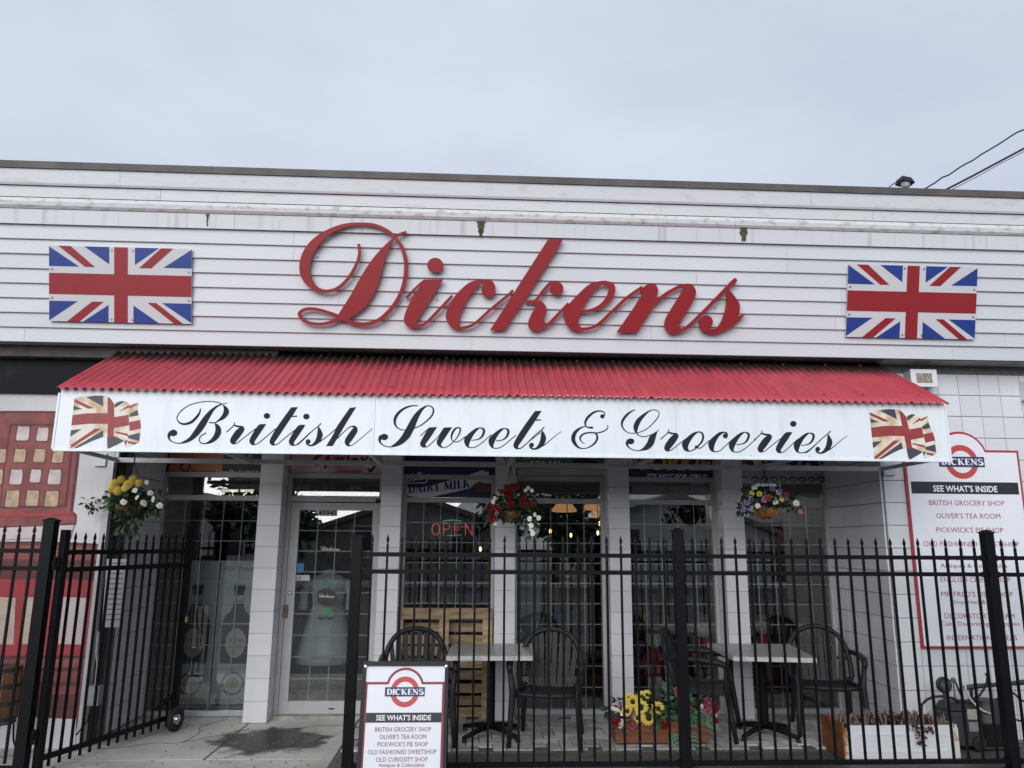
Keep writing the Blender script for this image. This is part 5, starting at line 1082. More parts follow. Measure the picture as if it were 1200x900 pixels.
# rusty white enamel planter
Yp = 6.40; x0 = onY(990, 872, Yp).x; x1 = onY(1124, 872, Yp).x; zt_ = onY(1055, 850, Yp).z; dp = .40
WP = thing('enamel_planter', 'rusty white enamel planter with dry trailing succulents behind the fence', 'planter', ((x0+x1)/2, Yp, 0))
def arch_panel():
    m_ = MB(); m_.box(x0+.035, x1-.035, Yp, Yp+.012, .012, zt_); return m_
arch_panel().obj('front_panel', ENAMEL, WP)
m_ = MB(); ribbon(m_, [(x0+.11, .07, .012), (x0+.09, .10, .012), (x0+.09, zt_-.10, .012), (x0+.12, zt_-.07, .012), (x1-.12, zt_-.07, .012), (x1-.09, zt_-.10, .012), (x1-.09, .10, .012), (x1-.12, .065, .012), (x0+.12, .065, .012)], lambda x, z, d: Vector((x, Yp-d, z)), .005, -.001); m_.obj('pressed_rim', ENAMEL, WP)
MB().box(x0, x0+.0345, Yp-.004, Yp+.014, .004, zt_-.02).obj('corner_strip', RUSTE, WP); MB().box(x1-.0345, x1, Yp-.004, Yp+.014, .004, zt_-.02).obj('corner_strip', RUSTE, WP)
MB().box(x0-.004, x0+.01, Yp+.0145, Yp+dp, .004, zt_+.01).obj('side_panel', RUST, WP); MB().box(x1-.01, x1+.004, Yp+.0145, Yp+dp, .004, zt_).obj('side_panel', RUSTE, WP); MB().box(x0+.0105, x1-.0105, Yp+dp-.012, Yp+dp, .004, zt_+.0).obj('back_panel', RUST, WP)
MB().box(x0+.011, x1-.011, Yp+.0145, Yp+dp-.0125, .02, zt_-.03).obj('soil', M('potting soil', (.03, .02, .015), .95), WP)
for k in range(4): m_ = MB(); m_.tube([(x0+.017, Yp-.004, .06+k*.06), (x0+.017, Yp-.007, .06+k*.06)], .005, 6); m_.obj('rivet', RUST, WP)
m_ = MB()
for k in range(150):
    x = random.uniform(x0+.02, x1-.02); y = random.uniform(Yp+.04, Yp+dp-.03); h = random.uniform(.03, .10); dx = random.uniform(-.03, .03)
    m_.tube([(x, y, zt_-.035), (x+dx*.5, y, zt_-.03+h*.5), (x+dx, y+random.uniform(-.02, .02), zt_-.03+h)], [.006, .008, .004], 5)
stuff(m_.obj('dry_stems', SUCC2, WP))
m_ = MB(); leaves(m_, 380, ((x0+x1)/2+.1, Yp+.2, zt_-.0), ((x1-x0)*.42, .16, .04), .035, .1, 0, zt_-.04)
tx = onY(1072, 850, Yp).x
for (tx, n, L_) in ((onY(1076, 850, Yp).x, 70, .15), (onY(1088, 850, Yp).x, 25, .05), (onY(1068, 850, Yp).x, 15, .03)):
    for k in range(n): t = k/n; leaves(m_, 1, (tx+.02*math.sin(k), Yp-.02, zt_+.01-L_*t), (.02, .015, .012), .03, .1)
stuff(m_.obj('succulent', SUCC, WP))

# black machines by the right wall
def mx_(x, y, Y=6.68): return onY(x, y, Y)
Ym = 6.66
def mbox(mb, x0, y0, x1, y1, Y0, Y1): a = mx_(x0, y1, Y0); b = mx_(x1, y0, Y0); return mb.box(a.x, b.x, Y0, Y1, max(a.z, .0), b.z)
base = mx_(1130, 872, Ym); MA = thing('pump_machine', 'black pump machine with round gauge and pale labels beside the planter', 'machine', (base.x, Ym+.1, 0))
m_ = MB(); a = mx_(1114, 878, Ym); b = mx_(1150, 824, Ym)
m_.hexa([(a.x, Ym, .03), (b.x, Ym, .03), (b.x, Ym+.22, .03), (a.x, Ym+.22, .03), (a.x+.01, Ym, b.z-.07), (b.x-.01, Ym, b.z-.07), (b.x-.01, Ym+.22, b.z-.07), (a.x+.01, Ym+.22, b.z-.07)]); bo = m_.obj('body', MACH2, MA)
bo.modifiers.new('b', 'BEVEL').width = .018; bo.modifiers['b'].segments = 3
tp = MB().hexa([(a.x+.012, Ym+.005, b.z-.0695), (b.x-.012, Ym+.005, b.z-.0695), (b.x-.012, Ym+.21, b.z-.0695), (a.x+.012, Ym+.21, b.z-.0695), (a.x+.05, Ym+.03, b.z), (b.x-.05, Ym+.03, b.z), (b.x-.05, Ym+.18, b.z), (a.x+.05, Ym+.18, b.z)]).obj('top_cover', MACH, MA); tp.modifiers.new('b', 'BEVEL').width = .01
def plate(x0, y0, x1, y1, mt): p = mx_(x0, y1, Ym); q = mx_(x1, y0, Ym); return MB().box(p.x, q.x, Ym-.006, Ym-.0008, p.z, q.z).obj('label_plate', mt, MA)
plate(1134, 831, 1145, 843, M('aged label', (.42, .40, .33), .6, .2, 30)); plate(1136, 846, 1146, 857, M('grey label', (.28, .29, .29), .6, .3, 30))
g_ = mx_(1107, 803, Ym+.02); MB().lathe([(.058, -.018), (.066, -.01), (.066, .012), (.055, .02)], (g_.x, Ym+.03, g_.z), 20, 'y').obj('gauge', MACH, MA); MB().lathe([(.045, -.0245), (.045, -.019), (.03, -.0185)], (g_.x, Ym+.03, g_.z), 20, 'y').obj('gauge_face', M('gauge face', (.12, .12, .12), .4, .7, 40), MA)
MB().tube([(g_.x, Ym+.03, g_.z-.06), (g_.x, Ym+.04, g_.z-.18), (g_.x+.015, Ym+.05, .28), (g_.x+.02, Ym+.06, .12), (g_.x+.06, Ym+.1, .1)], .016, 8).obj('stand_pipe', MACH2, MA)
c = mx_(1117, 797, Ym+.05); MB().ball((c.x, Ym+.05, c.z), .022, n=10).obj('valve_cap', M('green cap', (.02, .14, .08), .4), MA); MB().tube([(c.x, Ym+.05, c.z-.02), (c.x+.005, Ym+.06, c.z-.13), (c.x+.02, Ym+.07, c.z-.22)], .007, 6).obj('valve_stem', STEEL, MA)
hz = [mx_(x, y, Ym+.03) for x, y in ((1080, 826), (1086, 820), (1094, 816.5), (1104, 816), (1116, 818), (1124, 822))]; hz.insert(0, Vector((hz[0].x-.03, Ym+.03, hz[0].z-.2))); MB().tube(hz, .011, 8).obj('hose', RUBBER, MA, smooth=True)
MB().tube([mx_(x, y, Ym+.02) for x, y in ((1120, 800), (1125, 812), (1130, 822), (1138, 820), (1148, 815), (1156, 803), (1157, 793), (1155, 789))], .009, 8).obj('hose', RUBBER, MA, smooth=True)
for x in (a.x+.04, b.x-.06): MB().box(x, x+.04, Ym+.02, Ym+.2, -.002, .0295).obj('foot', RUBBER, MA)
base = mx_(1168, 872, Ym); MC = thing('tank_machine', 'black rounded tank machine with long handle bar by the fence post', 'machine', (base.x, Ym+.1, 0))
a = mx_(1152, 876, Ym); b = mx_(1186, 822, Ym); cx = (a.x+b.x)/2; rr = (b.x-a.x)/2
tk = MB().lathe([(rr*.9, .03), (rr, .05), (rr*1.02, b.z*.5), (rr*1.06, b.z*.52), (rr*1.06, b.z*.56), (rr, b.z*.6), (rr*.92, b.z*.85), (rr*.7, b.z*.98), (rr*.3, b.z)], (cx, Ym+.14, 0), 24).obj('tank', MACH, MC); smooth_angle(tk)
MB().tube([mx_(1130, 806, Ym+.05), mx_(1142, 804.5, Ym+.05), mx_(1158, 803, Ym+.05), mx_(1180, 801.5, Ym+.05), mx_(1205, 799, Ym+.05)], [.018, .022, .018, .017, .024], 10).obj('handle_bar', MACH2, MC, smooth=True)
for x in (1138, 1172): p = mx_(x, 804, Ym+.05); MB().tube([p, Vector((p.x+.01, Ym+.08, p.z-.10)), Vector((cx+(p.x-cx)*.6, Ym+.12, b.z-.02))], .014, 8).obj('bracket', MACH2, MC)
MB().tube([mx_(x, y, Ym-.0) for x, y in ((1131, 803), (1132, 810), (1137, 819), (1144, 827), (1152, 833), (1162, 837))], .009, 8).obj('hose', M('white hose', (.55, .55, .55), .5), MC, smooth=True)
MB().tube([mx_(x, y, Ym+.02) for x, y in ((1182, 809), (1190, 814), (1196, 820), (1204, 824))]+[mx_(1210, 840, Ym+.02), mx_(1196, 845, Ym), mx_(1186, 842, Ym), mx_(1180, 838, Ym+.0)], .009, 8).obj('hose', RUBBER, MC, smooth=True)
MB().lathe([(.02, 0), (.06, .006), (.06, .03), (.02, .036)], (a.x-.03, Ym-.02, .06), 16, 'y').obj('castor', RUBBER, MC)
MB().box(a.x-.02, b.x+.04, Ym+.0, Ym+.28, .012, .029).obj('skid', MACH2, MC)

# barrel on wire stand, left edge
p = onY(5, 846, 6.62); r0 = .16; bz0 = p.z; bz1 = onY(5, 780, 6.62).z; xb = onY(21, 812, 6.62).x-r0; 
BA = thing('barrel', 'small wooden barrel on a wire stand at the left edge', 'barrel', (xb, 6.64, 0)); H = bz1-bz0
WOODB = M('barrel stave', (.20, .10, .05), .65, .35, 6, .1, 30, rnd=.25, stretch=(6, 6, 1)); n = 14
for k in range(n):
    a0_, a1_ = 6.28318*k/n+.012, 6.28318*(k+1)/n-.012; vs = []; fs = []
    for j in range(5):
        t = j/4; r = r0*(.88+.12*math.sin(math.pi*t)); z = bz0+H*t
        for rr in (r, r-.015):
            for a_ in (a0_, a1_): vs.append((xb+rr*math.cos(a_), 6.64+rr*math.sin(a_), z))
    for j in range(4):
        o_ = 4*j; fs += [(o_, o_+1, o_+5, o_+4), (o_+2, o_+6, o_+7, o_+3), (o_, o_+4, o_+6, o_+2), (o_+1, o_+3, o_+7, o_+5)]
    fs += [(0, 2, 3, 1), (16, 17, 19, 18)]
    MB().add(vs, fs).obj('stave', WOODB, BA)
for t in (.06, .35, .65, .94): r = r0*(.88+.12*math.sin(math.pi*t)); MB().lathe([(r-.002, bz0+H*t-.014), (r+.004, bz0+H*t-.014), (r+.004, bz0+H*t+.014), (r-.002, bz0+H*t+.014)], (xb, 6.64, 0), 20).obj('hoop', M('dark hoop iron', (.04, .038, .036), .6, .3, 20), BA)
MB().lathe([(r0*.8, bz1-.03), (r0*.8, bz1-.02)], (xb, 6.64, 0), 16).obj('lid', WOODB, BA)
for k in range(4):
    a_ = R(45+90*k); MB().tube([(xb+.13*math.cos(a_), 6.64+.13*math.sin(a_), bz0), (xb+.15*math.cos(a_), 6.64+.15*math.sin(a_), bz0*.4), (xb+.19*math.cos(a_), 6.64+.19*math.sin(a_), .0)], .007, 6).obj('stand_leg', BLK, BA)
MB().tube([(xb+.14*math.cos(6.28318*k/16), 6.64+.14*math.sin(6.28318*k/16), bz0-.008) for k in range(17)], .007, 6).obj('stand_ring', BLK, BA)

# ================================================================== INSIDE THE SHOP
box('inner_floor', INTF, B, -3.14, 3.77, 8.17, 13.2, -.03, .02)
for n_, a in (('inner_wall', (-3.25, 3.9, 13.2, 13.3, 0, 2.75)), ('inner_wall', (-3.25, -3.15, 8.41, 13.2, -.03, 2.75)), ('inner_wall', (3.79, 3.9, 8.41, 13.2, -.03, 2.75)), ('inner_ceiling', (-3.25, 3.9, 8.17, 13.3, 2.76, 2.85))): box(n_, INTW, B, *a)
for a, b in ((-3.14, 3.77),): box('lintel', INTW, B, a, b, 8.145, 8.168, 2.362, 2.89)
BULB = EM('warm bulb', (1, .66, .28), 2.2); LANT = EM('orange lantern glow', (1, .48, .2), .28); TUBEL = EM('tube light', (1, .92, .6), .55)
def pendant(x, y, kind, Y, label):
    p = onY(x, y, Y); t_ = thing('pendant_lamp', label, 'pendant lamp', p, 'lamps hanging inside the shop'); MB().tube([(p.x, Y, p.z+.05), (p.x, Y, 2.755)], .004, 5).obj('flex', RESIN, t_)
    if kind: MB().lathe([(.08, .06), (.16, -.04), (.15, -.06), (.10, -.065)], p, 8).obj('shade', LANT, t_)
    else:
        MB().lathe([(.014, .05), (.018, .02), (.018, 0)], p, 8).obj('holder', RESIN, t_); MB().ball((p.x, p.y, p.z-.035), .016, .016, .03, 10, 6).obj('bulb', BULB, t_)
for x, y, k, Y, l_ in ((661, 594, 1, 9.6, 'orange lantern shade glowing behind the window right of the rose basket'), (697, 592, 1, 9.9, 'orange lantern shade at the upper right of the same window, higher one'), (703, 601, 1, 10.4, 'orange lantern shade at the upper right of the same window, lower one'), (645, 619, 0, 9.5, 'bare warm bulb, leftmost in the lantern window'), (669, 624, 0, 10.2, 'bare warm bulb in the middle of the lantern window'), (703, 610, 0, 9.4, 'bare warm bulb at right of the lantern window, upper one'), (700.5, 621, 0, 9.4, 'bare warm bulb at right of the lantern window, lower left one'), (706, 621.5, 0, 9.8, 'bare warm bulb at right of the lantern window, lower right one'), (563, 640, 0, 9.5, 'bare warm bulb right of the lit open sign')): pendant(x, y, k, Y, l_)
TL = thing('strip_light', 'yellowish strip lights seen through the top left window pane', 'strip light', onY(270, 572, 9.4))
for a, b in ((243, 258), (260, 279), (282, 297)):
    p, q = onY(a, 575, 9.4), onY(b, 575, 9.4); MB().bar(p, q, .03, .03).obj('tube', TUBEL, TL); MB().tube([(p+q)/2+Vector((0, 0, .014)), Vector(((p.x+q.x)/2, 9.4, 2.755))], .004, 5).obj('hanger', RESIN, TL)
# bottle posters behind the left window
PST = M('poster grey', (.50, .52, .52), .5, .12, 2); BOT = M('poster bottle dark', (.045, .048, .055), .5, .4, 6); LBL = M('poster label', (.55, .52, .45), .5, .2, 12); PRD = M('poster red', (.28, .05, .05), .5); PBL = M('poster slate', (.06, .08, .12), .5)
YPo = 8.125
for k, (xa, xb_, cx, lab) in enumerate(((204, 251, 227, 'grey poster of a dark drink bottle behind the left window, left half'), (252, 304, 276, 'grey poster of a dark ginger beer bottle behind the left window, right half'))):
    tx_ = thing('bottle_poster', lab, 'poster', onY(cx, 835, YPo), 'bottle posters in the left window')
    sh = .072
    X0 = onY(xa, 745, YPo).x; X1 = min(onY(xb_, 745, YPo).x, -2.142) if k else onY(xb_, 745, YPo).x-.004; zt2 = onY(250, 657, YPo).z
    MB().box(X0, X1, YPo-.002, YPo, .075, zt2).obj('sheet', PST, tx_)
    cX = (X0+X1)/2+.02*k; f = lambda x, z, d: Vector((cX+x, YPo-.0022-d, z))
    m_ = MB(); outline(m_, [(-.14, .50), (-.13, .485), (.13, .485), (.14, .50), (.145, .60), (.145, .84), (.125, .93), (.07, .99), (.05, 1.06), (.045, 1.17), (.055, 1.19), (.055, 1.24), (-.055, 1.24), (-.055, 1.19), (-.045, 1.17), (-.05, 1.06), (-.07, .99), (-.125, .93), (-.145, .84), (-.145, .60)], f, .0005, 0); m_.obj('bottle', BOT, tx_)
    m_ = MB(); disc2(m_, (0, .68), .10, .14, f, .001, .0006); m_.obj('bottle_label', LBL, tx_)
    m_ = MB(); outline(m_, [(-.045, 1.08), (.045, 1.08), (.043, 1.14), (-.043, 1.14)], f, .001, .0006); m_.obj('neck_label', LBL, tx_)
    text('lettering', 'GINGER', f(-.08, .69, 0), f(.08, .69, 0), .035, UZ, NY, PRD, tx_, lift=.0016); text('lettering', 'BEER', f(-.06, .635, 0), f(.06, .635, 0), .035, UZ, NY, PRD, tx_, lift=.0016)
    m_ = MB()
    vs = [f(r * math.cos(6.28318*i/24), .30+r*1.0*math.sin(6.28318*i/24), .0006) for i in range(24) for r in (.11, .09)]; m_.add(vs, [(2*i, 2*((i+1) % 24), 2*((i+1) % 24)+1, 2*i+1) for i in range(24)]); m_.obj('emblem_ring', PBL, tx_)
    m_ = MB(); disc2(m_, (0, .30), .06, .06, f, .0008, 0); m_.obj('emblem', M('poster ochre', (.36, .30, .18), .5, .4, 20), tx_)
    text('lettering', 'International Sodas', f(-.19, .13, 0), f(.17, .13, 0), .042, UZ, NY, PRD, tx_, lift=.0008)
    MB().prism([f(*q, .0006) for q in ((-.2, .08), (.19, .08), (.19, .115), (-.2, .115))], [f(*q, 0) for q in ((-.2, .08), (.19, .08), (.19, .115), (-.2, .115))]).obj('print_band', PBL, tx_)
    if k: text('lettering', 'FENTIMANS', f(-.16, 1.37, 0), f(.15, 1.37, 0), .05, UZ, NY, BOT, tx_, lift=.0008)
# lit OPEN sign
OP = thing('open_sign', 'lit red and green OPEN sign hanging in the window above the pallets', 'open sign', onY(530, 622, 8.22))
LR = EM('red led', (1, .2, .14), .3); LG = EM('green led', (.1, 1, .35), .4)
a = onY(503, 629, 8.25); b = onY(557, 608, 8.25); MB().box(a.x, b.x, 8.25, 8.262, a.z-.02, b.z+.01).obj('panel', M('sign back black', (.01, .01, .012), .5), OP)
def dots(*polys):
    out = []
    for P in polys:
        for (x0_, y0_), (x1_, y1_) in zip(P[:-1], P[1:]):
            n_ = max(1, round(math.hypot(x1_-x0_, (y1_-y0_)*1.25)/.115)); out += [(x0_+(x1_-x0_)*k/n_, y0_+(y1_-y0_)*k/n_) for k in range(n_)]
        out.append(P[-1])
    return out
LET = {'O': dots([(.45+.42*math.cos(6.28*k/18), .5+.5*math.sin(6.28*k/18)) for k in range(19)]), 'P': dots([(.1, 0), (.1, 1), (.5, 1), (.75, .9), (.8, .75), (.7, .58), (.45, .5), (.1, .5)]), 'E': dots([(.8, 0), (.12, 0), (.12, 1), (.8, 1)], [(.12, .5), (.65, .5)]), 'N': dots([(.1, 0), (.1, 1), (.85, 0), (.85, 1)])}
for i, ch in enumerate('OPEN'):
    m_ = MB()
    for (u, v) in LET[ch]: p = onY(506+i*12.8+u*10.5, 627-v*13.5, 8.245); m_.box(p.x-.0042, p.x+.0042, 8.236, 8.2495, p.z-.0042, p.z+.0042)
    stuff(m_.obj('led_letter', LR, OP))
for ys2, n in (((609.5, 12)), ((627.5, 5))):
    m_ = MB()
    for k in range(n): x = 519+22*(k+.5)/12 if n == 12 else 525+k*2.6; p = onY(x, ys2+(.012*(x-530)**2 if n == 12 else 0), 8.245); m_.box(p.x-.0042, p.x+.0042, 8.236, 8.2495, p.z-.0042, p.z+.0042)
    stuff(m_.obj('led_arc', LG, OP))
MB().tube([((a.x+b.x)/2, 8.256, b.z+.01), ((a.x+b.x)/2, 8.256, 2.755)], .002, 4).obj('hanging_cord', RESIN, OP)

# dress form inside the door
FORMW = M('dress white', (.74, .77, .74), .8, .12, 5); FORMD = M('speckled dark cloth', (.20, .18, .15), .9, .7, 60)
Yd = 8.45; p = onY(379, 800, Yd); MN = thing('dress_form', 'white coat display figure standing just inside the door', 'display figure', (p.x, Yd, .02))
k_ = lambda x: x*.9
zz = lambda y: onY(379, y, Yd).z
o_ = MB().lathe([(.15, zz(708)), (.30, zz(766)), (.31, zz(775)), (.27, zz(774)), (.20, zz(735)), (.13, zz(709))], (p.x, Yd, 0), 20).obj('skirt', FORMW, MN, smooth=True)
MB().lathe([(.15, zz(709)), (.165, zz(698)), (.20, zz(686)), (.19, zz(678)), (.12, zz(674)), (.07, zz(672)), (.06, zz(668)), (.01, zz(667))], (p.x, Yd, 0), 20).obj('bodice', FORMW, MN, smooth=True)
for s_ in (-1, 1): MB().tube([(p.x+s_*.17, Yd, zz(681)), (p.x+s_*.25, Yd-.03, zz(694)), (p.x+s_*.24, Yd-.08, zz(714))], [.05, .055, .045], 10).obj('sleeve', FORMW, MN, smooth=True)
MB().lathe([(.27, .02), (.26, .2), (.25, zz(776)), (.1, zz(775))], (p.x, Yd, 0), 20).obj('underskirt', FORMD, MN, smooth=True)
m_ = MB(); f_ = fY(8.058)
outline(m_, [(371, 699), (374, 692), (380, 690), (388, 691), (394, 696), (395, 703), (390, 709), (380, 710), (373, 707)], f_, .0008, 0); m_.obj('logo_decal', PBLK, door)
sD = lambda ox, oy, s: (lambda x, y, d: onY(ox+(x-350)*s, oy+(y-262)*s, 8.0572-d))
def tiny(mat, ox, oy, s, par):
    for gl, zf in ((dD, (6.207, 340, 250)), (di, (4, 330, 240)), (dc, (4, 330, 240)), (dk_, (4, 600, 240)), (de, (4, 600, 240)), (dn, (4, 600, 240)), (ds, (4, 600, 240))):
        glyph(gl, lambda x, y, d, zf=zf: sD(ox, oy, s)(zf[1]+x/zf[0], zf[2]+y/zf[0], d), .0006, 0, mat, 'script_letter', par, (0, 0), .00008)
tiny(WHT, 376, 640, .042, door); tiny(WHT, 374, 696, .034, door)
for (x0_, y0_, x1_, y1_) in ((377, 712.5, 388, 714), (379, 715, 386, 716.5), (377, 718, 388, 719.5)): rect('green_print', x0_, y0_, x1_, y1_, 8.0585, .001, M('green decal', (.03, .28, .06), .5), door)
for (x0_, y0_, x1_, y1_) in ((376, 682.5, 389, 685), (379, 679, 386, 682)): rect('green_print', x0_, y0_, x1_, y1_, 8.0585, .001, M('dull green decal', (.04, .16, .08), .5), door)
m_ = MB(); ribbon(m_, [(372, 723, 1), (377, 725, 3), (381, 723, 1.5), (386, 725, 3), (391, 723, 1)], f_, .0008, 0); m_.obj('moustache_decal', PBLK, door)

# display dolls and shop fittings
SKN = M('doll cream', (.68, .60, .48), .7, .1, 8); COAT = M('doll red coat', (.40, .03, .045), .8, .2, 10); TRS = M('doll trousers', (.55, .50, .45), .8, .2, 10); HATM = M('doll hat tan', (.24, .15, .07), .8)
def doll(x, yh, yfoot, Y, label, s=1.):
    hd = onY(x, yh, Y); ft = onY(x, yfoot, Y); ft.z = max(ft.z, .05); t_ = thing('display_doll', label, 'doll', (ft.x, Y, ft.z), 'dolls in the window display'); H = hd.z-ft.z
    hr = H*.17; MB().ball((hd.x, Y, hd.z), hr*.85, hr*.8, hr, 14, 10).obj('head', SKN, t_, smooth=True)
    z = lambda u: ft.z+H*u
    MB().lathe([(hr*.3, z(.86)), (hr*.8, z(.78)), (hr*.95, z(.6)), (hr*1.1, z(.42)), (hr*.9, z(.40))], (hd.x, Y, 0), 14).obj('coat', COAT, t_, smooth=True)
    for q in (-1, 1):
        MB().tube([(hd.x+q*hr*.7, Y, z(.74)), (hd.x+q*hr*1.25, Y-.03, z(.6)), (hd.x+q*hr*.9, Y-.10, z(.52))], [hr*.26, hr*.26, hr*.2], 8).obj('arm', COAT, t_, smooth=True)
        MB().tube([(hd.x+q*hr*.42, Y, z(.41)), (hd.x+q*hr*.45, Y, z(.2)), (hd.x+q*hr*.5, Y-.02, z(0))], [hr*.36, hr*.3, hr*.25], 8).obj('leg', TRS, t_, smooth=True)
        MB().ball((hd.x+q*hr*.3, Y-hr*.75, hd.z+hr*.12), hr*.08, n=6, m=4).obj('eye', BRN, t_)
    MB().ball((hd.x, Y-hr*.82, hd.z-hr*.08), hr*.12, n=8, m=5).obj('nose', SKN, t_)
    MB().lathe([(hr*1.0, hr*.55), (hr*.95, hr*.62), (hr*.62, hr*.66), (hr*.55, hr*1.05), (hr*.2, hr*1.12)], (hd.x, Y, hd.z), 14).obj('hat', HATM, t_, smooth=True)
doll(766, 748, 822, 8.32, 'large doll in red coat low behind the window, left of the sideways chair')
doll(824, 735, 815, 8.34, 'doll in red coat with cap beside the right window pillar')
doll(893, 733, 800, 8.32, 'doll with cream face low in the rightmost window, left one')
doll(944, 736, 800, 8.32, 'doll with cream face low in the rightmost window, right one')
# display plinths under dolls and shelving with goods
PL_ = M('display dark wood', (.05, .035, .028), .7, .3, 5)
for x0_, x1_, l_ in ((1.66, 2.5, 'low dark display step behind the fifth window'), (2.85, 3.7, 'low dark display step behind the last window')):
    s_ = thing('display_step', l_, 'display step', ((x0_+x1_)/2, 8.5, .02)); MB().box(x0_, x1_, 8.20, 8.62, .02, .10).obj('top', PL_, s_); MB().box(x0_+.03, x1_-.03, 8.23, 8.59, .0201, .09).obj('plinth', PL_, s_)
PACK = [M('pack red', (.22, .03, .03), .5), M('pack blue', (.03, .07, .22), .5), M('pack green', (.04, .13, .05), .5), M('pack cream', (.35, .32, .25), .5), M('pack purple', (.12, .03, .16), .5), M('pack yellow', (.38, .28, .05), .5)]
def shelf(x0, x1, Y, label, nsh=5, H=1.9):
    s_ = thing('shop_shelf', label, 'shelf', ((x0+x1)/2, Y, .02), 'goods shelves inside the shop')
    for x in (x0, x1-.03): MB().box(x, x+.03, Y, Y+.35, .021, H).obj('side_panel', PL_, s_)
    for k in range(nsh):
        z = .12+k*(H-.2)/nsh; b_ = MB().box(x0+.0305, x1-.0305, Y+.01, Y+.34, z, z+.025).obj('board', PL_, s_)
        x = x0+.05
        while x < x1-.16: w_ = random.uniform(.07, .13); MB().box(x, x+w_, Y+.05, Y+.25, z+.0255, z+random.uniform(.14, .28)).obj('packet', random.choice(PACK), b_); x += w_+random.uniform(.005, .04)
shelf(-2.9, -1.9, 11.2, 'stocked shelf deep inside behind the left window'); shelf(-.6, .6, 11.6, 'stocked shelf deep inside behind the open sign'); shelf(.95, 1.95, 12.0, 'stocked shelf deep inside the lantern window'); shelf(2.3, 3.5, 11.2, 'stocked shelf deep inside the right windows')
def small(name, label, cat, mat, x0, y0, x1, y1, Y, t): o = rect(name, x0, y0, x1, y1, Y, t, mat, None); o['label'] = label; o['category'] = cat; return o
rf = rect('roller_blind', 741, 569.5, 832, 585, 8.128, .004, M('blind cream', (.72, .72, .70), .8, .15, 5), None); tag(rf, 'pale roller blind behind the transom above the doll window', 'blind')
fg = thing('glass_fridge', 'tall pale drinks fridge behind the lantern window', 'fridge', onY(622, 840, 9.0)); a = onY(610, 640, 9.0); b = onY(634, 720, 9.0); MB().box(a.x, b.x, 9.0, 9.5, .021, onY(620, 650, 9.0).z).obj('cabinet', M('fridge grey', (.28, .31, .31), .5, .15, 4), fg); MB().box(a.x+.02, b.x-.02, 8.98, 8.9995, .35, onY(620, 655, 9.0).z).obj('door', M('fridge door', (.36, .40, .40), .3, .2, 3), fg)
bnr = small('red_banner', 'narrow red banner hanging inside the lantern window', 'banner', M('banner red', (.25, .025, .035), .7, .2, 6), 679, 645, 688, 716, 9.1, .01)
ht = thing('heart_wreath', 'round red wreath hanging in the rightmost window', 'wreath', onY(898, 630, 8.4)); c = onY(898, 625, 8.4)
MB().tube([(c.x+.15*math.cos(6.283*k/20), 8.4, c.z+.14*math.sin(6.283*k/20)) for k in range(21)], .045, 8).obj('ring', M('wreath red', (.26, .02, .04), .7, .4, 30), ht, smooth=True); MB().ball((c.x, 8.37, c.z-.15), .07, .03, .06).obj('bow', M('wreath red', (.26, .02, .04)), ht); MB().tube([(c.x, 8.4, c.z+.15), (c.x, 8.4, 2.755)], .003, 4).obj('cord', RESIN, ht)

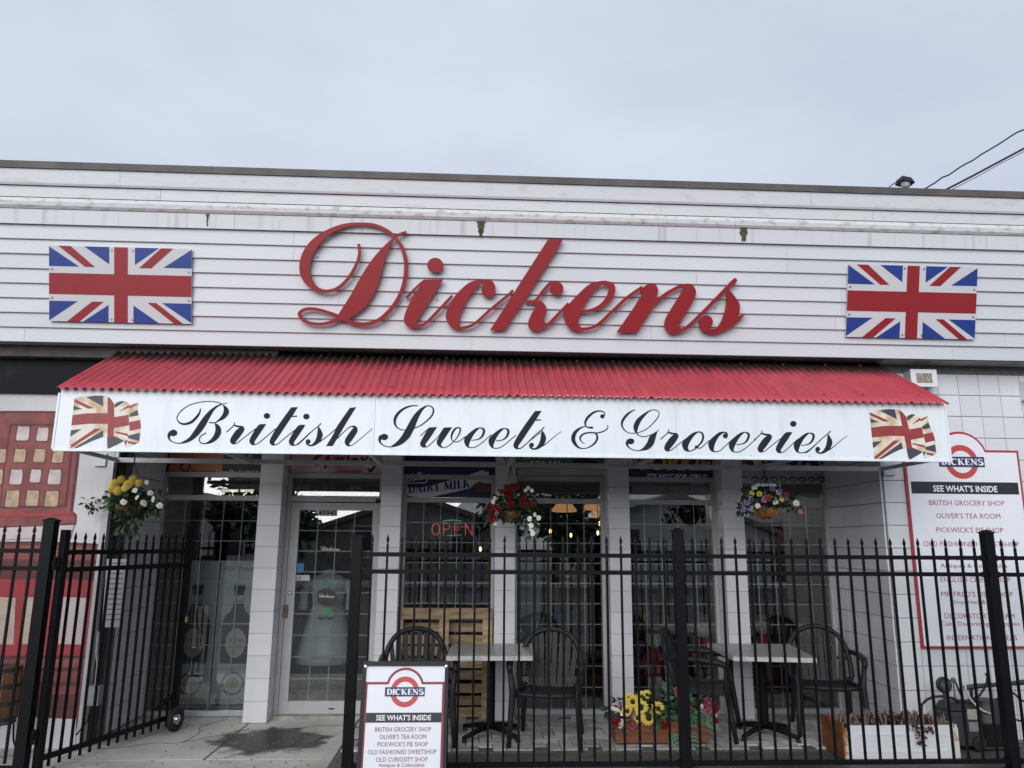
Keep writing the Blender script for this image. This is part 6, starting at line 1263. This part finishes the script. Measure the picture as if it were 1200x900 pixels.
# ================================================================== ACROSS THE STREET (houses and trees out of view, added to cut sky reflection in the glass)
struct(MB().box(-300, 300, -16, -4, -.0495, -.045).obj('road', M('road asphalt', (.045, .045, .047), .85, .3, 8)))
struct(MB().box(-120, 120, -19, -16.0, -.2, .08).obj('pavement', CONC))
def house(x, w_, h, rf_, mt, label):
    t_ = thing('house', label, 'building', (x, -24, 0), 'unseen buildings across the street, for reflections'); MB().box(x-w_/2, x+w_/2, -30, -20, 0, h).obj('wall', mt, t_)
    MB().add([(x-w_/2, -20, h+.001), (x+w_/2, -20, h+.001), (x, -20, h+rf_), (x-w_/2, -20.3, h+.001), (x+w_/2, -20.3, h+.001), (x, -20.3, h+rf_)], [(0, 1, 2), (3, 5, 4), (0, 3, 4, 1), (1, 4, 5, 2), (2, 5, 3, 0)]).obj('gable', mt, t_)
    for sg in (-1, 1): MB().hexa([(x, -19.5, h+rf_+.02), (x+sg*(w_/2+.5), -19.5, h-.15), (x+sg*(w_/2+.5), -30.4, h-.15), (x, -30.4, h+rf_+.02), (x, -19.5, h+rf_+.25), (x+sg*(w_/2+.5), -19.5, h+.08), (x+sg*(w_/2+.5), -30.4, h+.08), (x, -30.4, h+rf_+.25)]).obj('roof', M('roof shingle', (.20, .20, .20), .9, .3, 4), t_)
    n = max(2, int(w_/3.2))
    for k in range(n):
        for z in ([1.0] if h < 5 else [1.0, 4.0]):
            xx = x-w_/2+(k+.5)*w_/n; wn = MB().box(xx-.7, xx+.7, -20.0, -19.94, z, z+1.5).obj('window', M('house frame', (.6, .6, .58), .6), t_); MB().box(xx-.6, xx+.6, -19.9395, -19.93, z+.1, z+1.4).obj('pane', M('house dark glass', (.02, .025, .03), .1), wn)
house(-13, 8.5, 2.3, 1.5, CANV, 'unseen white gabled house across the street, second from the left'); house(-2.5, 9, 2.2, 1.5, M('opposite grey wall', (.30, .29, .28), .8, .2, 3), 'unseen grey gabled house directly across the street'); house(9.5, 9, 2.3, 1.6, CANV, 'unseen white gabled house across the street at right'); house(21, 10, 2.8, 2, M('opposite brick wall', (.16, .08, .06), .85, .3, 6), 'unseen brown brick house across the street at far right'); house(-24, 9, 2.8, 2, M('opposite grey wall', (.2, .2, .2)), 'unseen grey house across the street at far left')
def tree(x, y, h, label):
    t_ = thing('reflection_tree', label, 'tree', (x, y, 0), 'added trees across the street, for reflections'); tr = MB().tube([(x, y, 0), (x+.1, y, h*.3), (x, y+.1, h*.55), (x+.1, y, h*.8)], [.22, .17, .12, .04], 8)
    for k in range(7): a = k*.9; tr.tube([(x, y, h*.35+k*.05*h), (x+1.1*math.cos(a), y+1.1*math.sin(a), h*.5+k*.05*h), (x+1.9*math.cos(a), y+1.9*math.sin(a), h*.6+k*.05*h)], [.09, .05, .02], 6)
    tr.obj('trunk', M('bark', (.06, .045, .035), .9), t_); m_ = MB()
    for k in range(16): leaves(m_, 110, (x+random.gauss(0, 1.1), y+random.gauss(0, 1.1), h*.68+random.gauss(0, h*.13)), (1.0, 1.0, .8), .35, .3)
    stuff(m_.obj('crown', LEAF, t_))
tree(3.6, -17.6, 4.4, 'leafy tree added across the road for reflections, right one'); tree(-8.2, -17.6, 4.0, 'leafy tree added across the road for reflections, left one')
for o in bpy.data.objects:
    if '_o' in o: del o['_o']
